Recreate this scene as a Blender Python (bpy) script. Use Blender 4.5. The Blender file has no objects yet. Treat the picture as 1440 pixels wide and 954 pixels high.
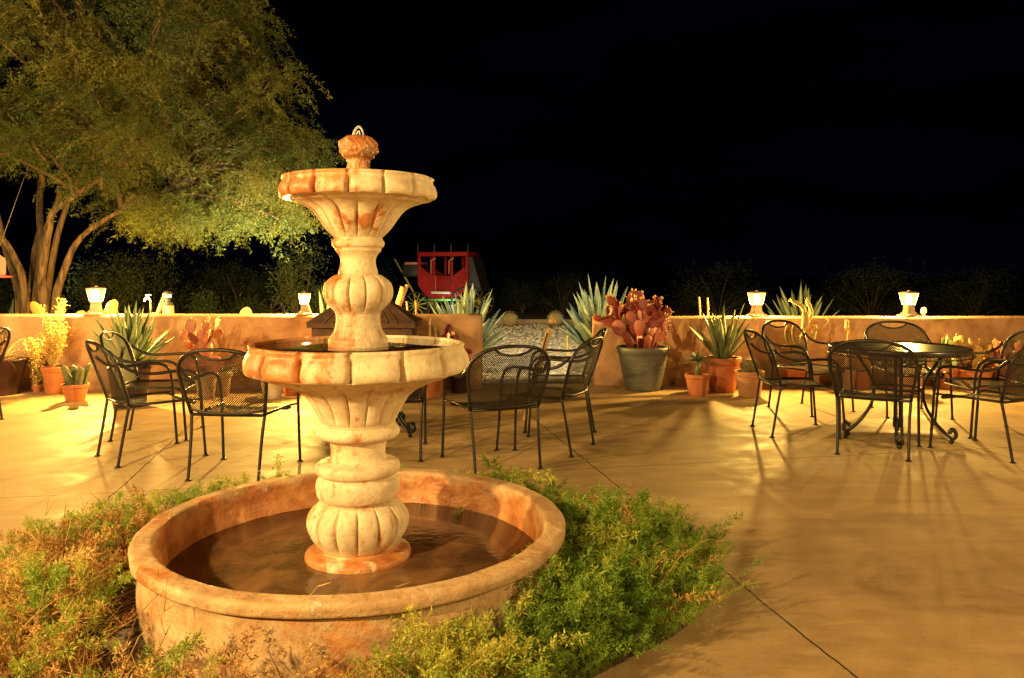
import bpy, bmesh, math, random
import numpy as np
from mathutils import Vector, Matrix, noise as mnoise
random.seed(7); RNG = np.random.default_rng(11)
PI = math.pi; cos = math.cos; sin = math.sin
S = bpy.context.scene; COL = S.collection
F = 1100.0; HZ = 388.0; HC = 1.32            # focal length in pixels, horizon row, eye height

# ---------------------------------------------------------------- helpers
def gp(px, py):                               # ground point under a pixel of the photograph
    Y = HC*F/(py-HZ); return ((px-720)/F*Y, Y)
def wx(px, Y): return (px-720)/F*Y
def wz(py, Y): return HC-(py-HZ)/F*Y

class MB:
    def __init__(s): s.v = []; s.f = []; s.sm = []; s.m = []
    def add(s, vs, fs, smooth=True, mi=0):
        b = len(s.v); s.v += [tuple(p) for p in vs]
        for f in fs: s.f.append(tuple(i+b for i in f)); s.sm.append(smooth); s.m.append(mi)
    def tube(s, pts, r, seg=8, closed=False, cap=True, mi=0):
        P = [Vector(p) for p in pts]; n = len(P)
        R = r if isinstance(r, (list, tuple)) else [r]*n
        vs = []; up = None
        for i in range(n):
            if closed: t = P[(i+1) % n]-P[i-1]
            else: t = P[min(i+1, n-1)]-P[max(i-1, 0)]
            if t.length < 1e-9: t = Vector((0, 0, 1))
            t.normalize()
            if up is None:
                up = Vector((0, 0, 1)) if abs(t.z) < .9 else Vector((1, 0, 0))
            a = (up - t*up.dot(t))
            if a.length < 1e-6: a = t.orthogonal()
            a.normalize(); up = a; b = t.cross(a)
            for k in range(seg):
                q = 2*PI*k/seg; vs.append(P[i]+(a*cos(q)+b*sin(q))*R[i])
        fs = []
        m = n if closed else n-1
        for i in range(m):
            j = (i+1) % n
            for k in range(seg):
                fs.append((i*seg+k, i*seg+(k+1) % seg, j*seg+(k+1) % seg, j*seg+k))
        if cap and not closed:
            fs.append(tuple(range(seg))[::-1]); fs.append(tuple((n-1)*seg+k for k in range(seg)))
        s.add(vs, fs, True, mi)
    def lathe(s, prof, seg=64, c=(0, 0, 0), mod=None, mi=0, a0=0.0):
        vs = []; fs = []
        for i, (r, z) in enumerate(prof):
            for k in range(seg):
                q = a0+2*PI*k/seg; rr = r
                if mod: rr = mod(i, r, z, q)
                vs.append((c[0]+rr*cos(q), c[1]+rr*sin(q), c[2]+z))
        for i in range(len(prof)-1):
            for k in range(seg):
                k2 = (k+1) % seg
                fs.append((i*seg+k, i*seg+k2, (i+1)*seg+k2, (i+1)*seg+k))
        if prof[0][0] > 1e-4: fs.append(tuple(range(seg))[::-1])
        if prof[-1][0] > 1e-4: fs.append(tuple((len(prof)-1)*seg+k for k in range(seg)))
        s.add(vs, fs, True, mi)
    def box(s, c, h, rot=0.0, bev=0.0, mat=None, mi=0, seg=2):
        bm = bmesh.new(); bmesh.ops.create_cube(bm, size=2)
        for v in bm.verts: v.co = Vector((v.co.x*h[0], v.co.y*h[1], v.co.z*h[2]))
        if bev: bmesh.ops.bevel(bm, geom=bm.edges[:], offset=bev, segments=seg, affect='EDGES', profile=.5)
        M_ = Matrix.Translation(c) @ (mat if mat is not None else Matrix.Rotation(rot, 4, 'Z'))
        bm.verts.index_update()
        s.add([M_ @ v.co for v in bm.verts], [tuple(v.index for v in f.verts) for f in bm.faces], bool(bev), mi)
        bm.free()
    def ball(s, c, r, seg=12, rings=8, sc=(1, 1, 1), wob=0, mat=None, mi=0):
        vs = []; fs = []
        for i in range(rings+1):
            t = PI*i/rings
            for k in range(seg):
                q = 2*PI*k/seg
                p = Vector((sin(t)*cos(q)*sc[0], sin(t)*sin(q)*sc[1], -cos(t)*sc[2]))*r
                if wob: p *= 1+wob*mnoise.noise(p*3/r+Vector(c))
                if mat is not None: p = mat @ p
                vs.append(Vector(c)+p)
        for i in range(rings):
            for k in range(seg):
                fs.append((i*seg+k, i*seg+(k+1) % seg, (i+1)*seg+(k+1) % seg, (i+1)*seg+k))
        s.add(vs, fs, True, mi)
    def build(s, name, mat, parent=None, loc=None):
        me = bpy.data.meshes.new(name); me.from_pydata(s.v, [], s.f); me.update()
        me.polygons.foreach_set('use_smooth', s.sm)
        mats = mat if isinstance(mat, list) else [mat]
        for m in mats: me.materials.append(m)
        if len(mats) > 1: me.polygons.foreach_set('material_index', s.m)
        bm = bmesh.new(); bm.from_mesh(me); bmesh.ops.remove_doubles(bm, verts=bm.verts, dist=1e-5)
        bmesh.ops.recalc_face_normals(bm, faces=bm.faces); bm.to_mesh(me); bm.free()
        return link(name, me, parent, loc)

def link(name, me, parent=None, loc=None):
    o = bpy.data.objects.new(name, me); COL.objects.link(o)
    if parent: o.parent = parent
    if loc: o.location = loc
    return o
def tag(o, label=None, cat=None, group=None, kind=None):
    if label: o['label'] = label
    if cat: o['category'] = cat
    if group: o['group'] = group
    if kind: o['kind'] = kind
    return o
def empty(name, loc, rz=0.0, label=None, cat=None, group=None):
    o = bpy.data.objects.new(name, None); o.empty_display_size = .1; COL.objects.link(o)
    o.location = loc; o.rotation_euler = (0, 0, rz)
    return tag(o, label, cat, group)
def kids(o): return [c for c in list(COL.objects) if c.parent == o]
def copy_tree(o, parent=None):
    c = o.copy(); COL.objects.link(c)
    if parent: c.parent = parent
    for ch in kids(o): copy_tree(ch, c)
    return c
def spline(pts, n=6):
    P = [Vector(p) for p in pts]; out = []
    for i in range(len(P)-1):
        a = P[max(i-1, 0)]; b = P[i]; c = P[i+1]; d = P[min(i+2, len(P)-1)]
        for k in range(n):
            t = k/n
            out.append(.5*((2*b)+(c-a)*t+(2*a-5*b+4*c-d)*t*t+(3*b-a-3*c+d)*t**3))
    out.append(P[-1]); return out

# ---------------------------------------------------------------- materials
def newmat(name):
    m = bpy.data.materials.new(name); m.use_nodes = True
    nt = m.node_tree; return m, nt, nt.nodes, nt.links, nt.nodes['Principled BSDF']
def ramp(N, stops):
    r = N.new('ShaderNodeValToRGB')
    e = r.color_ramp.elements
    while len(e) < len(stops): e.new(.5)
    for i, (p, c) in enumerate(stops):
        e[i].position = p; e[i].color = (*c, 1) if len(c) == 3 else c
    return r
def noise_(N, L, scale, detail=6, rough=.55, coord='Object', dist=0.0):
    t = N.new('ShaderNodeTexCoord'); n = N.new('ShaderNodeTexNoise')
    n.inputs['Scale'].default_value = scale; n.inputs['Detail'].default_value = detail
    n.inputs['Roughness'].default_value = rough; n.inputs['Distortion'].default_value = dist
    L.new(t.outputs[coord], n.inputs['Vector']); return n
def mix(N, L, fac, a, b, mode='MIX'):
    m = N.new('ShaderNodeMix'); m.data_type = 'RGBA'; m.blend_type = mode
    for s_, v in ((0, fac), (6, a), (7, b)):
        if hasattr(v, 'links') or hasattr(v, 'is_linked'): L.new(v, m.inputs[s_])
        elif s_ == 0: m.inputs[0].default_value = v
        else: m.inputs[s_].default_value = (*v, 1)
    return m.outputs[2]
def math_(N, L, op, a, b=None, clamp=False):
    m = N.new('ShaderNodeMath'); m.operation = op; m.use_clamp = clamp
    for i, v in enumerate((a, b)):
        if v is None: continue
        if hasattr(v, 'is_linked'): L.new(v, m.inputs[i])
        else: m.inputs[i].default_value = v
    return m.outputs[0]
def bump(N, L, h, strength=.3, dist=.01, prev=None):
    b = N.new('ShaderNodeBump'); b.inputs['Strength'].default_value = strength
    b.inputs['Distance'].default_value = dist; L.new(h, b.inputs['Height'])
    if prev: L.new(prev, b.inputs['Normal'])
    return b.outputs[0]
def simple(name, c1, c2=None, scale=8, rough=.6, bmp=.2, bd=.005, metal=0, spec=.5, bscale=None):
    m, nt, N, L, P = newmat(name)
    c2 = c2 or tuple(x*.65 for x in c1)
    n = noise_(N, L, scale, 8, .6)
    r = ramp(N, [(.3, c2), (.68, c1)]); L.new(n.outputs[0], r.inputs[0]); L.new(r.outputs[0], P.inputs['Base Color'])
    P.inputs['Roughness'].default_value = rough; P.inputs['Metallic'].default_value = metal
    P.inputs['Specular IOR Level'].default_value = spec
    if bmp:
        n2 = noise_(N, L, bscale or scale*4, 6, .6); L.new(bump(N, L, n2.outputs[0], bmp, bd), P.inputs['Normal'])
    return m

def m_floor():
    m, nt, N, L, P = newmat('stained_concrete')
    tc = N.new('ShaderNodeTexCoord')
    big = noise_(N, L, .55, 4, .5, dist=.6); mid = noise_(N, L, 3.2, 8, .65, dist=.8); fine = noise_(N, L, 45, 6, .7)
    # broom / trowel streaks across the slab
    mp = N.new('ShaderNodeMapping'); mp.inputs['Scale'].default_value = (1.1, 6.5, 1); mp.inputs['Rotation'].default_value = (0, 0, .2)
    st = N.new('ShaderNodeTexNoise'); st.inputs['Scale'].default_value = 1.6; st.inputs['Detail'].default_value = 8; st.inputs['Roughness'].default_value = .65
    L.new(tc.outputs['Object'], mp.inputs[0]); L.new(mp.outputs[0], st.inputs['Vector'])
    c = ramp(N, [(.3, (.36, .235, .115)), (.5, (.42, .285, .145)), (.72, (.48, .345, .185))]); L.new(big.outputs[0], c.inputs[0])
    c2 = ramp(N, [(.32, (.80, .75, .70)), (.6, (1.06, 1.04, 1.0))]); L.new(mid.outputs[0], c2.inputs[0])
    c3 = ramp(N, [(.35, (.86, .83, .80)), (.62, (1.08, 1.06, 1.04))]); L.new(st.outputs[0], c3.inputs[0])
    col = mix(N, L, .8, c.outputs[0], c2.outputs[0], 'MULTIPLY'); col = mix(N, L, .8, col, c3.outputs[0], 'MULTIPLY')
    gr = noise_(N, L, 75, 5, .85); g3 = ramp(N, [(.32, (.50, .44, .38)), (.46, (1, 1, 1)), (.60, (1.0, 1.0, 1.0)), (.72, (1.45, 1.4, 1.3))]); L.new(gr.outputs[0], g3.inputs[0])
    col = mix(N, L, .75, col, g3.outputs[0], 'MULTIPLY')
    sp = noise_(N, L, 1.1, 9, .72, dist=1.2); s3 = ramp(N, [(.34, (.58, .48, .40)), (.44, (1, 1, 1))]); L.new(sp.outputs[0], s3.inputs[0]); col = mix(N, L, .5, col, s3.outputs[0], 'MULTIPLY')
    # saw-cut joints, every 3.05 m, slabs turned 11.3 degrees, with a ragged edge
    rot = N.new('ShaderNodeMapping'); rot.inputs['Rotation'].default_value = (0, 0, -math.radians(11.3))
    L.new(tc.outputs['Object'], rot.inputs[0])
    wob = noise_(N, L, 5, 5, .6)
    sep = N.new('ShaderNodeSeparateXYZ'); L.new(rot.outputs[0], sep.inputs[0])
    w = math_(N, L, 'MULTIPLY', math_(N, L, 'SUBTRACT', wob.outputs[0], .5), .035)
    masks = []
    for ax, off, per in (('X', JX, 3.05), ('Y', JY, 3.05)):
        u = math_(N, L, 'ADD', sep.outputs[ax], w); u = math_(N, L, 'SUBTRACT', u, off)
        u = math_(N, L, 'DIVIDE', u, per); u = math_(N, L, 'ADD', u, 100.5); u = math_(N, L, 'FRACT', u)
        u = math_(N, L, 'ABSOLUTE', math_(N, L, 'SUBTRACT', u, .5)); u = math_(N, L, 'MULTIPLY', u, per)
        masks.append(math_(N, L, 'LESS_THAN', u, .0045))
    j = math_(N, L, 'MAXIMUM', masks[0], masks[1])
    col = mix(N, L, j, col, (.03, .018, .01))
    L.new(col, P.inputs['Base Color'])
    rr = ramp(N, [(.35, (.55,)*3), (.65, (.8,)*3)]); L.new(mid.outputs[0], rr.inputs[0]); L.new(rr.outputs[0], P.inputs['Roughness'])
    P.inputs['Specular IOR Level'].default_value = .35
    h = math_(N, L, 'ADD', math_(N, L, 'MULTIPLY', mid.outputs[0], .12), math_(N, L, 'MULTIPLY', fine.outputs[0], .16))
    h = math_(N, L, 'ADD', h, math_(N, L, 'MULTIPLY', st.outputs[0], .05))
    h = math_(N, L, 'SUBTRACT', h, math_(N, L, 'MULTIPLY', j, .6))
    L.new(bump(N, L, h, .35, .012), P.inputs['Normal'])
    return m
_a = math.radians(11.3)
JX = -2.36*cos(_a)+4.48*sin(_a); JY = 5.15

def m_stone(name, rust_amt=.5, left=0.0, inner=False, cols=((.58, .44, .27), (.70, .56, .37), (.77, .65, .47))):
    """cast stone, cream with rust and mineral stains; left > 0 puts more stains on the -x side"""
    m, nt, N, L, P = newmat(name)
    tc = N.new('ShaderNodeTexCoord'); sep = N.new('ShaderNodeSeparateXYZ'); L.new(tc.outputs['Object'], sep.inputs[0])
    a = noise_(N, L, 9, 8, .62, dist=.4); b = noise_(N, L, 3.4, 6, .6, dist=.9); c = noise_(N, L, 38, 6, .65)
    base = ramp(N, [(.3, cols[0]), (.5, cols[1]), (.7, cols[2])]); L.new(a.outputs[0], base.inputs[0])
    dirt = ramp(N, [(.32, (.56, .42, .28)), (.48, (1, 1, 1))]); L.new(c.outputs[0], dirt.inputs[0])
    col = mix(N, L, .5, base.outputs[0], dirt.outputs[0], 'MULTIPLY')
    rust = ramp(N, [(.3, (.24, .07, .02)), (.5, (.47, .18, .055)), (.7, (.66, .34, .13))]); L.new(a.outputs[0], rust.inputs[0])
    # long vertical runs
    mp = N.new('ShaderNodeMapping'); mp.inputs['Scale'].default_value = (7, 7, 1.6); L.new(tc.outputs['Object'], mp.inputs[0])
    run = N.new('ShaderNodeTexNoise'); run.inputs['Scale'].default_value = 1.3; run.inputs['Detail'].default_value = 6
    run.inputs['Roughness'].default_value = .62; L.new(mp.outputs[0], run.inputs['Vector'])
    f = math_(N, L, 'ADD', math_(N, L, 'MULTIPLY', run.outputs[0], .5), math_(N, L, 'MULTIPLY', b.outputs[0], .5))
    f = math_(N, L, 'ADD', f, math_(N, L, 'MULTIPLY', sep.outputs['X'], -left))
    f = math_(N, L, 'ADD', f, math_(N, L, 'MULTIPLY', math_(N, L, 'SUBTRACT', c.outputs[0], .5), .22))
    f = math_(N, L, 'ADD', f, math_(N, L, 'MULTIPLY', math_(N, L, 'SUBTRACT', a.outputs[0], .5), .15))
    if inner:      # the wet inner face of the big basin is all rust
        r2 = math_(N, L, 'SQRT', math_(N, L, 'ADD', math_(N, L, 'POWER', sep.outputs['X'], 2), math_(N, L, 'POWER', sep.outputs['Y'], 2)))
        ins = math_(N, L, 'LESS_THAN', r2, .775)
        low = math_(N, L, 'MULTIPLY', math_(N, L, 'SUBTRACT', .335, sep.outputs['Z']), 2.4)
        f = math_(N, L, 'ADD', f, math_(N, L, 'MULTIPLY', ins, math_(N, L, 'ADD', low, .02)))
    lo = .60-.2*rust_amt
    fr = ramp(N, [(lo, (0, 0, 0)), (lo+.07, (1, 1, 1))]); L.new(f, fr.inputs[0])
    col = mix(N, L, fr.outputs[0], col, rust.outputs[0])
    # white lime crust
    lm = noise_(N, L, 14, 9, .7, dist=.3); lr = ramp(N, [(.60, (0, 0, 0)), (.68, (1, 1, 1))]); L.new(lm.outputs[0], lr.inputs[0])
    col = mix(N, L, math_(N, L, 'MULTIPLY', lr.outputs[0], .55), col, (.78, .68, .52))
    vor = N.new('ShaderNodeTexVoronoi'); vor.inputs['Scale'].default_value = 60; L.new(tc.outputs['Object'], vor.inputs['Vector'])
    pit = ramp(N, [(.10, (.30, .22, .16)), (.19, (1, 1, 1))]); L.new(vor.outputs[0], pit.inputs[0])
    pm = ramp(N, [(.44, (0, 0, 0)), (.56, (1, 1, 1))]); L.new(b.outputs[0], pm.inputs[0])
    col = mix(N, L, math_(N, L, 'MULTIPLY', pm.outputs[0], .6), col, mix(N, L, 1.0, col, pit.outputs[0], 'MULTIPLY'))
    L.new(col, P.inputs['Base Color'])
    rr = ramp(N, [(.0, (.72,)*3), (1, (.36,)*3)]); L.new(fr.outputs[0], rr.inputs[0]); L.new(rr.outputs[0], P.inputs['Roughness'])
    h = math_(N, L, 'ADD', math_(N, L, 'MULTIPLY', a.outputs[0], .8), math_(N, L, 'MULTIPLY', c.outputs[0], .35))
    h = math_(N, L, 'ADD', h, math_(N, L, 'MULTIPLY', lr.outputs[0], .15))
    L.new(bump(N, L, h, .95 if inner else .75, .016 if inner else .012), P.inputs['Normal'])
    return m

def m_mesh():
    """expanded-metal sheet of the chairs: dark metal with open diamonds"""
    m, nt, N, L, P = newmat('expanded_metal')
    P.inputs['Base Color'].default_value = (.024, .018, .012, 1); P.inputs['Roughness'].default_value = .65; P.inputs['Specular IOR Level'].default_value = .2
    uv = N.new('ShaderNodeUVMap'); mp = N.new('ShaderNodeMapping'); mp.inputs['Rotation'].default_value = (0, 0, PI/4)
    L.new(uv.outputs[0], mp.inputs[0]); sep = N.new('ShaderNodeSeparateXYZ'); L.new(mp.outputs[0], sep.inputs[0])
    ms = []
    for ax in 'XY':
        u = math_(N, L, 'FRACT', math_(N, L, 'MULTIPLY', sep.outputs[ax], 95.0)); ms.append(math_(N, L, 'LESS_THAN', u, .42))
    solid = math_(N, L, 'MAXIMUM', ms[0], ms[1])
    tr = N.new('ShaderNodeBsdfTransparent'); mx = N.new('ShaderNodeMixShader')
    L.new(solid, mx.inputs[0]); L.new(tr.outputs[0], mx.inputs[1]); L.new(P.outputs[0], mx.inputs[2])
    L.new(mx.outputs[0], N['Material Output'].inputs[0]); return m

def m_leaf(name, cols, rough=.55, trans=.25, spec=.3):
    """foliage; the per-clump 'tint' attribute picks a colour of the species"""
    m, nt, N, L, P = newmat(name)
    at = N.new('ShaderNodeAttribute'); at.attribute_name = 'tint'
    n = len(cols); r = ramp(N, [(i/(n-1), c) for i, c in enumerate(cols)]); L.new(at.outputs['Fac'], r.inputs[0])
    L.new(r.outputs[0], P.inputs['Base Color']); P.inputs['Roughness'].default_value = rough
    P.inputs['Specular IOR Level'].default_value = spec
    if trans:
        t = N.new('ShaderNodeBsdfTranslucent'); L.new(r.outputs[0], t.inputs[0])
        mx = N.new('ShaderNodeMixShader'); mx.inputs[0].default_value = trans
        L.new(P.outputs[0], mx.inputs[1]); L.new(t.outputs[0], mx.inputs[2]); L.new(mx.outputs[0], N['Material Output'].inputs[0])
    return m

def m_water(name, col, rough=.06):
    m, nt, N, L, P = newmat(name)
    a = noise_(N, L, 5, 6, .6, dist=.8); r = ramp(N, [(.32, tuple(x*.45 for x in col)), (.5, col), (.7, tuple(min(1, x*1.7) for x in col))])
    L.new(a.outputs[0], r.inputs[0]); L.new(r.outputs[0], P.inputs['Base Color'])
    P.inputs['Roughness'].default_value = rough; P.inputs['Specular IOR Level'].default_value = .45
    b = noise_(N, L, 26, 3, .5); L.new(bump(N, L, b.outputs[0], .22, .01), P.inputs['Normal']); return m

def m_stucco():
    m, nt, N, L, P = newmat('stucco')
    a = noise_(N, L, 2.2, 8, .62, dist=.6); b = noise_(N, L, 60, 5, .6); tc = N.new('ShaderNodeTexCoord')
    sep = N.new('ShaderNodeSeparateXYZ'); L.new(tc.outputs['Object'], sep.inputs[0])
    r = ramp(N, [(.36, (.31, .15, .065)), (.5, (.46, .245, .115)), (.64, (.58, .34, .18))]); L.new(a.outputs[0], r.inputs[0])
    n2 = noise_(N, L, 6, 7, .65)
    w = math_(N, L, 'ADD', math_(N, L, 'MULTIPLY', n2.outputs[0], .35), math_(N, L, 'MULTIPLY', sep.outputs['Z'], -1))
    wr = ramp(N, [(0, (0, 0, 0)), (.12, (.55, .55, .55))]); L.new(w, wr.inputs[0])   # darker uneven band along the foot
    col = mix(N, L, wr.outputs[0], r.outputs[0], (.25, .13, .065)); L.new(col, P.inputs['Base Color'])
    P.inputs['Roughness'].default_value = .85
    h = math_(N, L, 'ADD', b.outputs[0], math_(N, L, 'MULTIPLY', a.outputs[0], 2.0))
    L.new(bump(N, L, h, .35, .012), P.inputs['Normal']); return m

def m_emit(name, col, s, transp=.0):
    m, nt, N, L, P = newmat(name)
    e = N.new('ShaderNodeEmission'); e.inputs[0].default_value = (*col, 1); e.inputs[1].default_value = s
    out = e.outputs[0]
    if transp:
        t = N.new('ShaderNodeBsdfTransparent'); x = N.new('ShaderNodeMixShader'); x.inputs[0].default_value = transp
        L.new(e.outputs[0], x.inputs[1]); L.new(t.outputs[0], x.inputs[2]); out = x.outputs[0]
    L.new(out, N['Material Output'].inputs[0]); return m

def m_jet():
    m, nt, N, L, P = newmat('clear_water')
    P.inputs['Base Color'].default_value = (.9, .9, .85, 1); P.inputs['Roughness'].default_value = .05
    P.inputs['Transmission Weight'].default_value = .55; P.inputs['IOR'].default_value = 1.33; return m

def m_bark():
    m, nt, N, L, P = newmat('bark'); tc = N.new('ShaderNodeTexCoord'); mp = N.new('ShaderNodeMapping'); mp.inputs['Scale'].default_value = (9, 9, 1.3)
    L.new(tc.outputs['Object'], mp.inputs[0]); n = N.new('ShaderNodeTexNoise'); n.inputs['Scale'].default_value = 2.2; n.inputs['Detail'].default_value = 9; n.inputs['Roughness'].default_value = .7; n.inputs['Distortion'].default_value = .6
    L.new(mp.outputs[0], n.inputs['Vector']); r = ramp(N, [(.38, (.028, .015, .008)), (.5, (.11, .062, .03)), (.66, (.21, .12, .06))]); L.new(n.outputs[0], r.inputs[0]); L.new(r.outputs[0], P.inputs['Base Color'])
    P.inputs['Roughness'].default_value = .9; L.new(bump(N, L, n.outputs[0], 1.0, .05), P.inputs['Normal']); return m
M = dict(
    floor=m_floor(), stone=m_stone('cast_stone', .36, .16), stone2=m_stone('cast_stone_stained', .56, .70),
    stone3=m_stone('cast_stone_finial', 1.3, 0), stone4=m_stone('cast_stone_foot', 1.0, .3),
    basin=m_stone('cast_stone_basin', .28, .05, inner=True, cols=((.36, .19, .085), (.52, .32, .155), (.64, .46, .27))), stucco=m_stucco(),
    water=m_water('pool_water', (.14, .070, .030), .16), water2=m_water('bowl_water', (.028, .010, .006)), jet=m_jet(),
    iron=simple('black_iron', (.032, .026, .02), (.016, .013, .011), 25, .38, .25, .003, metal=.3),
    mesh=m_mesh(), table=simple('dark_table', (.06, .05, .042), (.03, .025, .02), 12, .28, .15, .002, metal=.2),
    terra=simple('terracotta', (.50, .17, .06), (.36, .105, .035), 7, .75, .25, .004),
    terra2=simple('pale_terracotta', (.56, .30, .16), (.42, .20, .10), 7, .8, .25, .004),
    clay=simple('white_clay', (.60, .48, .34), (.42, .32, .22), 6, .8, .25, .004),
    clay2=simple('tan_clay', (.42, .29, .18), (.30, .19, .11), 6, .8, .25, .004),
    greypot=simple('grey_green_glaze', (.125, .12, .10), (.065, .062, .05), 6, .55, .35, .006),
    dpot=simple('dark_glaze', (.055, .018, .014), (.025, .01, .01), 6, .35, .2, .003),
    ppot=simple('plum_glaze', (.05, .02, .03), (.025, .01, .018), 6, .35, .2, .003),
    soil=simple('soil', (.11, .065, .035), (.04, .022, .012), 22, .95, .8, .02),
    agave=simple('agave_leaf', (.15, .19, .12), (.085, .12, .075), 5, .5, .15, .003),
    agave2=simple('agave_leaf_green', (.30, .36, .16), (.18, .24, .09), 5, .5, .15, .003),
    aloe=simple('aloe_leaf', (.16, .19, .08), (.09, .12, .05), 5, .5, .15, .003),
    pear=simple('red_pear_pad', (.30, .060, .050), (.16, .028, .028), 9, .55, .2, .004),
    pear2=simple('orange_pear_pad', (.50, .20, .09), (.30, .075, .05), 9, .55, .2, .004),
    pearg=simple('green_pear_pad', (.26, .30, .12), (.17, .20, .07), 9, .6, .2, .004),
    peary=simple('yellow_pear_pad', (.42, .26, .06), (.28, .15, .03), 9, .6, .2, .004),
    fruit=simple('pear_fruit', (.70, .45, .13), (.55, .25, .07), 20, .5, .1, .002),
    fruitr=simple('pear_fruit_red', (.62, .04, .05), (.4, .02, .03), 20, .5, .1, .002),
    cholla=simple('golden_cholla', (.60, .44, .16), (.36, .24, .08), 40, .8, .9, .012),
    cactus=simple('green_cactus', (.17, .17, .08), (.09, .10, .05), 30, .7, .5, .006),
    barrel=simple('barrel_cactus', (.38, .30, .14), (.18, .15, .07), 30, .8, .8, .01),
    bark=m_bark(),
    wood=simple('tan_wood', (.50, .31, .13), (.33, .19, .08), 10, .75, .4, .006),
    owood=simple('orange_wood', (.50, .20, .07), (.30, .10, .04), 10, .75, .4, .006),
    brown=simple('brown_board', (.15, .075, .04), (.06, .03, .018), 9, .8, .7, .02),
    panel=simple('tan_panel', (.45, .26, .12), (.32, .17, .075), 9, .8, .3, .006),
    lampmetal=simple('lamp_bronze', (.55, .42, .26), (.42, .30, .18), 9, .6, .3, .004),
    gravel=simple('pale_gravel', (.50, .44, .33), (.27, .23, .17), 3, .9, .2, .004),
    desert=simple('desert_soil', (.16, .12, .08), (.08, .06, .04), 1.2, .95, .8, .03),
    rock=simple('grey_rock', (.33, .29, .24), (.17, .15, .12), 10, .9, .6, .01),
    red=simple('coach_red', (.36, .014, .010), (.24, .008, .006), 3, .6, .1, .003, spec=.2),
    redt=simple('coach_trim', (.60, .32, .22), (.5, .2, .12), 6, .5, .1, .003),
    black=simple('coach_black', (.03, .03, .03), (.015, .015, .015), 3, .6, .2, .004),
    yellow=simple('coach_yellow', (.55, .50, .08), (.4, .36, .05), 3, .5, .1, .003),
    greenlit=simple('coach_green_lit', (.16, .55, .12), (.1, .4, .08), 3, .5, .1, .003),  # green light on the coach's side beam, put into its base colour
    white=simple('white_paint', (.8, .8, .76), (.7, .7, .66), 3, .5, .1, .003),
    greyw=simple('grey_iron', (.16, .14, .12), (.09, .08, .07), 9, .7, .3, .004),
    oglass=None,
    fern=m_leaf('fern_green', [(.06, .14, .014), (.16, .27, .03), (.31, .39, .05), (.52, .48, .09)]),
    dry=m_leaf('dry_twig', [(.24, .10, .03), (.42, .22, .065), (.60, .38, .12), (.70, .52, .18)], .8, .1),
    tree=m_leaf('willow_leaf', [(.04, .058, .012), (.08, .095, .018), (.13, .14, .028), (.20, .17, .035)], .6, .35),
    bush=m_leaf('bush_leaf', [(.018, .028, .008), (.03, .042, .011), (.05, .055, .016)], .7, .2),
    yshrub=m_leaf('golden_shrub', [(.42, .27, .07), (.60, .42, .12), (.70, .52, .18)], .6, .2),
    wisp=m_leaf('dry_wisp', [(.35, .22, .08), (.50, .34, .12)], .8, .1),
)

# ---------------------------------------------------------------- camera, sky, lamps
cam = bpy.data.cameras.new('camera'); co = bpy.data.objects.new('camera', cam); COL.objects.link(co); S.camera = co
cam.sensor_width = 36; cam.lens = F/1440*36; cam.shift_y = -(477-HZ)/1440
co.location = (0, 0, HC); co.rotation_euler = (PI/2, 0, 0); cam.clip_end = 3000; cam.clip_start = .05
cam.dof.use_dof = False
W = bpy.data.worlds.new('World'); S.world = W; W.use_nodes = True
wn, wl = W.node_tree.nodes, W.node_tree.links
sky = wn.new('ShaderNodeTexSky'); sky.sky_type = 'NISHITA'; sky.sun_disc = False
sky.sun_elevation = math.radians(-4); sky.sun_rotation = math.radians(170)
bgn = wn['Background']; bgn.inputs[1].default_value = .0
tc = wn.new('ShaderNodeTexCoord'); nz = wn.new('ShaderNodeTexNoise'); nz.inputs['Scale'].default_value = 3.5; nz.inputs['Detail'].default_value = 6
mp = wn.new('ShaderNodeMapping'); mp.inputs['Scale'].default_value = (1, 1, 4); wl.new(tc.outputs['Generated'], mp.inputs[0]); wl.new(mp.outputs[0], nz.inputs['Vector'])
rp = wn.new('ShaderNodeValToRGB'); rp.color_ramp.elements[0].position = .42; rp.color_ramp.elements[0].color = (.00003, .00006, .00018, 1)
rp.color_ramp.elements[1].position = .72; rp.color_ramp.elements[1].color = (.00022, .00034, .0011, 1)
wl.new(nz.outputs[0], rp.inputs[0]); wl.new(rp.outputs[0], bgn.inputs[0]); bgn.inputs[1].default_value = 1.0
wn.remove(sky)
S.view_settings.view_transform = 'Standard'; S.view_settings.look = 'None'; S.view_settings.exposure = 1.43; S.view_settings.gamma = 1
S.cycles.use_denoising = True
try: S.cycles.denoiser = 'OPENIMAGEDENOISE'
except Exception: pass
S.cycles.max_bounces = 6; S.cycles.transparent_max_bounces = 24; S.cycles.sample_clamp_indirect = 4
def lamp(name, loc, power, col, r=.05, spot=None, aim=None, blend=.5):
    l = bpy.data.lights.new(name, 'SPOT' if spot else 'POINT'); l.energy = power; l.color = col; l.shadow_soft_size = r
    o = bpy.data.objects.new(name, l); COL.objects.link(o); o.location = loc
    if spot:
        l.spot_size = math.radians(spot); l.spot_blend = blend
        o.rotation_euler = (Vector(aim)-Vector(loc)).to_track_quat('-Z', 'Y').to_euler()
    return o
WARM = (1, .60, .12); PORCH = (1, .66, .24)
lamp('porch_fill_light', (-3.4, -.8, 2.7), 680, PORCH, .09)
lamp('porch_fill_light', (1.9, -1.6, 2.6), 130, PORCH, .09)
lamp('porch_fill_light', (6.4, 2.2, 3.0), 400, PORCH, .10)  # added fill to brighten the right side of the patio and its wall
lamp('porch_fill_light', (-6.2, 2.2, 3.0), 620, PORCH, .10)  # added general fill to brighten the left wall, no fixture there
lamp('tree_fill_light', (-7.6, 1.0, 3.0), 1000, (1, .76, .26), .10, 62, (-5.9, 11.5, 4.4), .6)  # added light aimed at the crown to brighten it, source unseen

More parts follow.
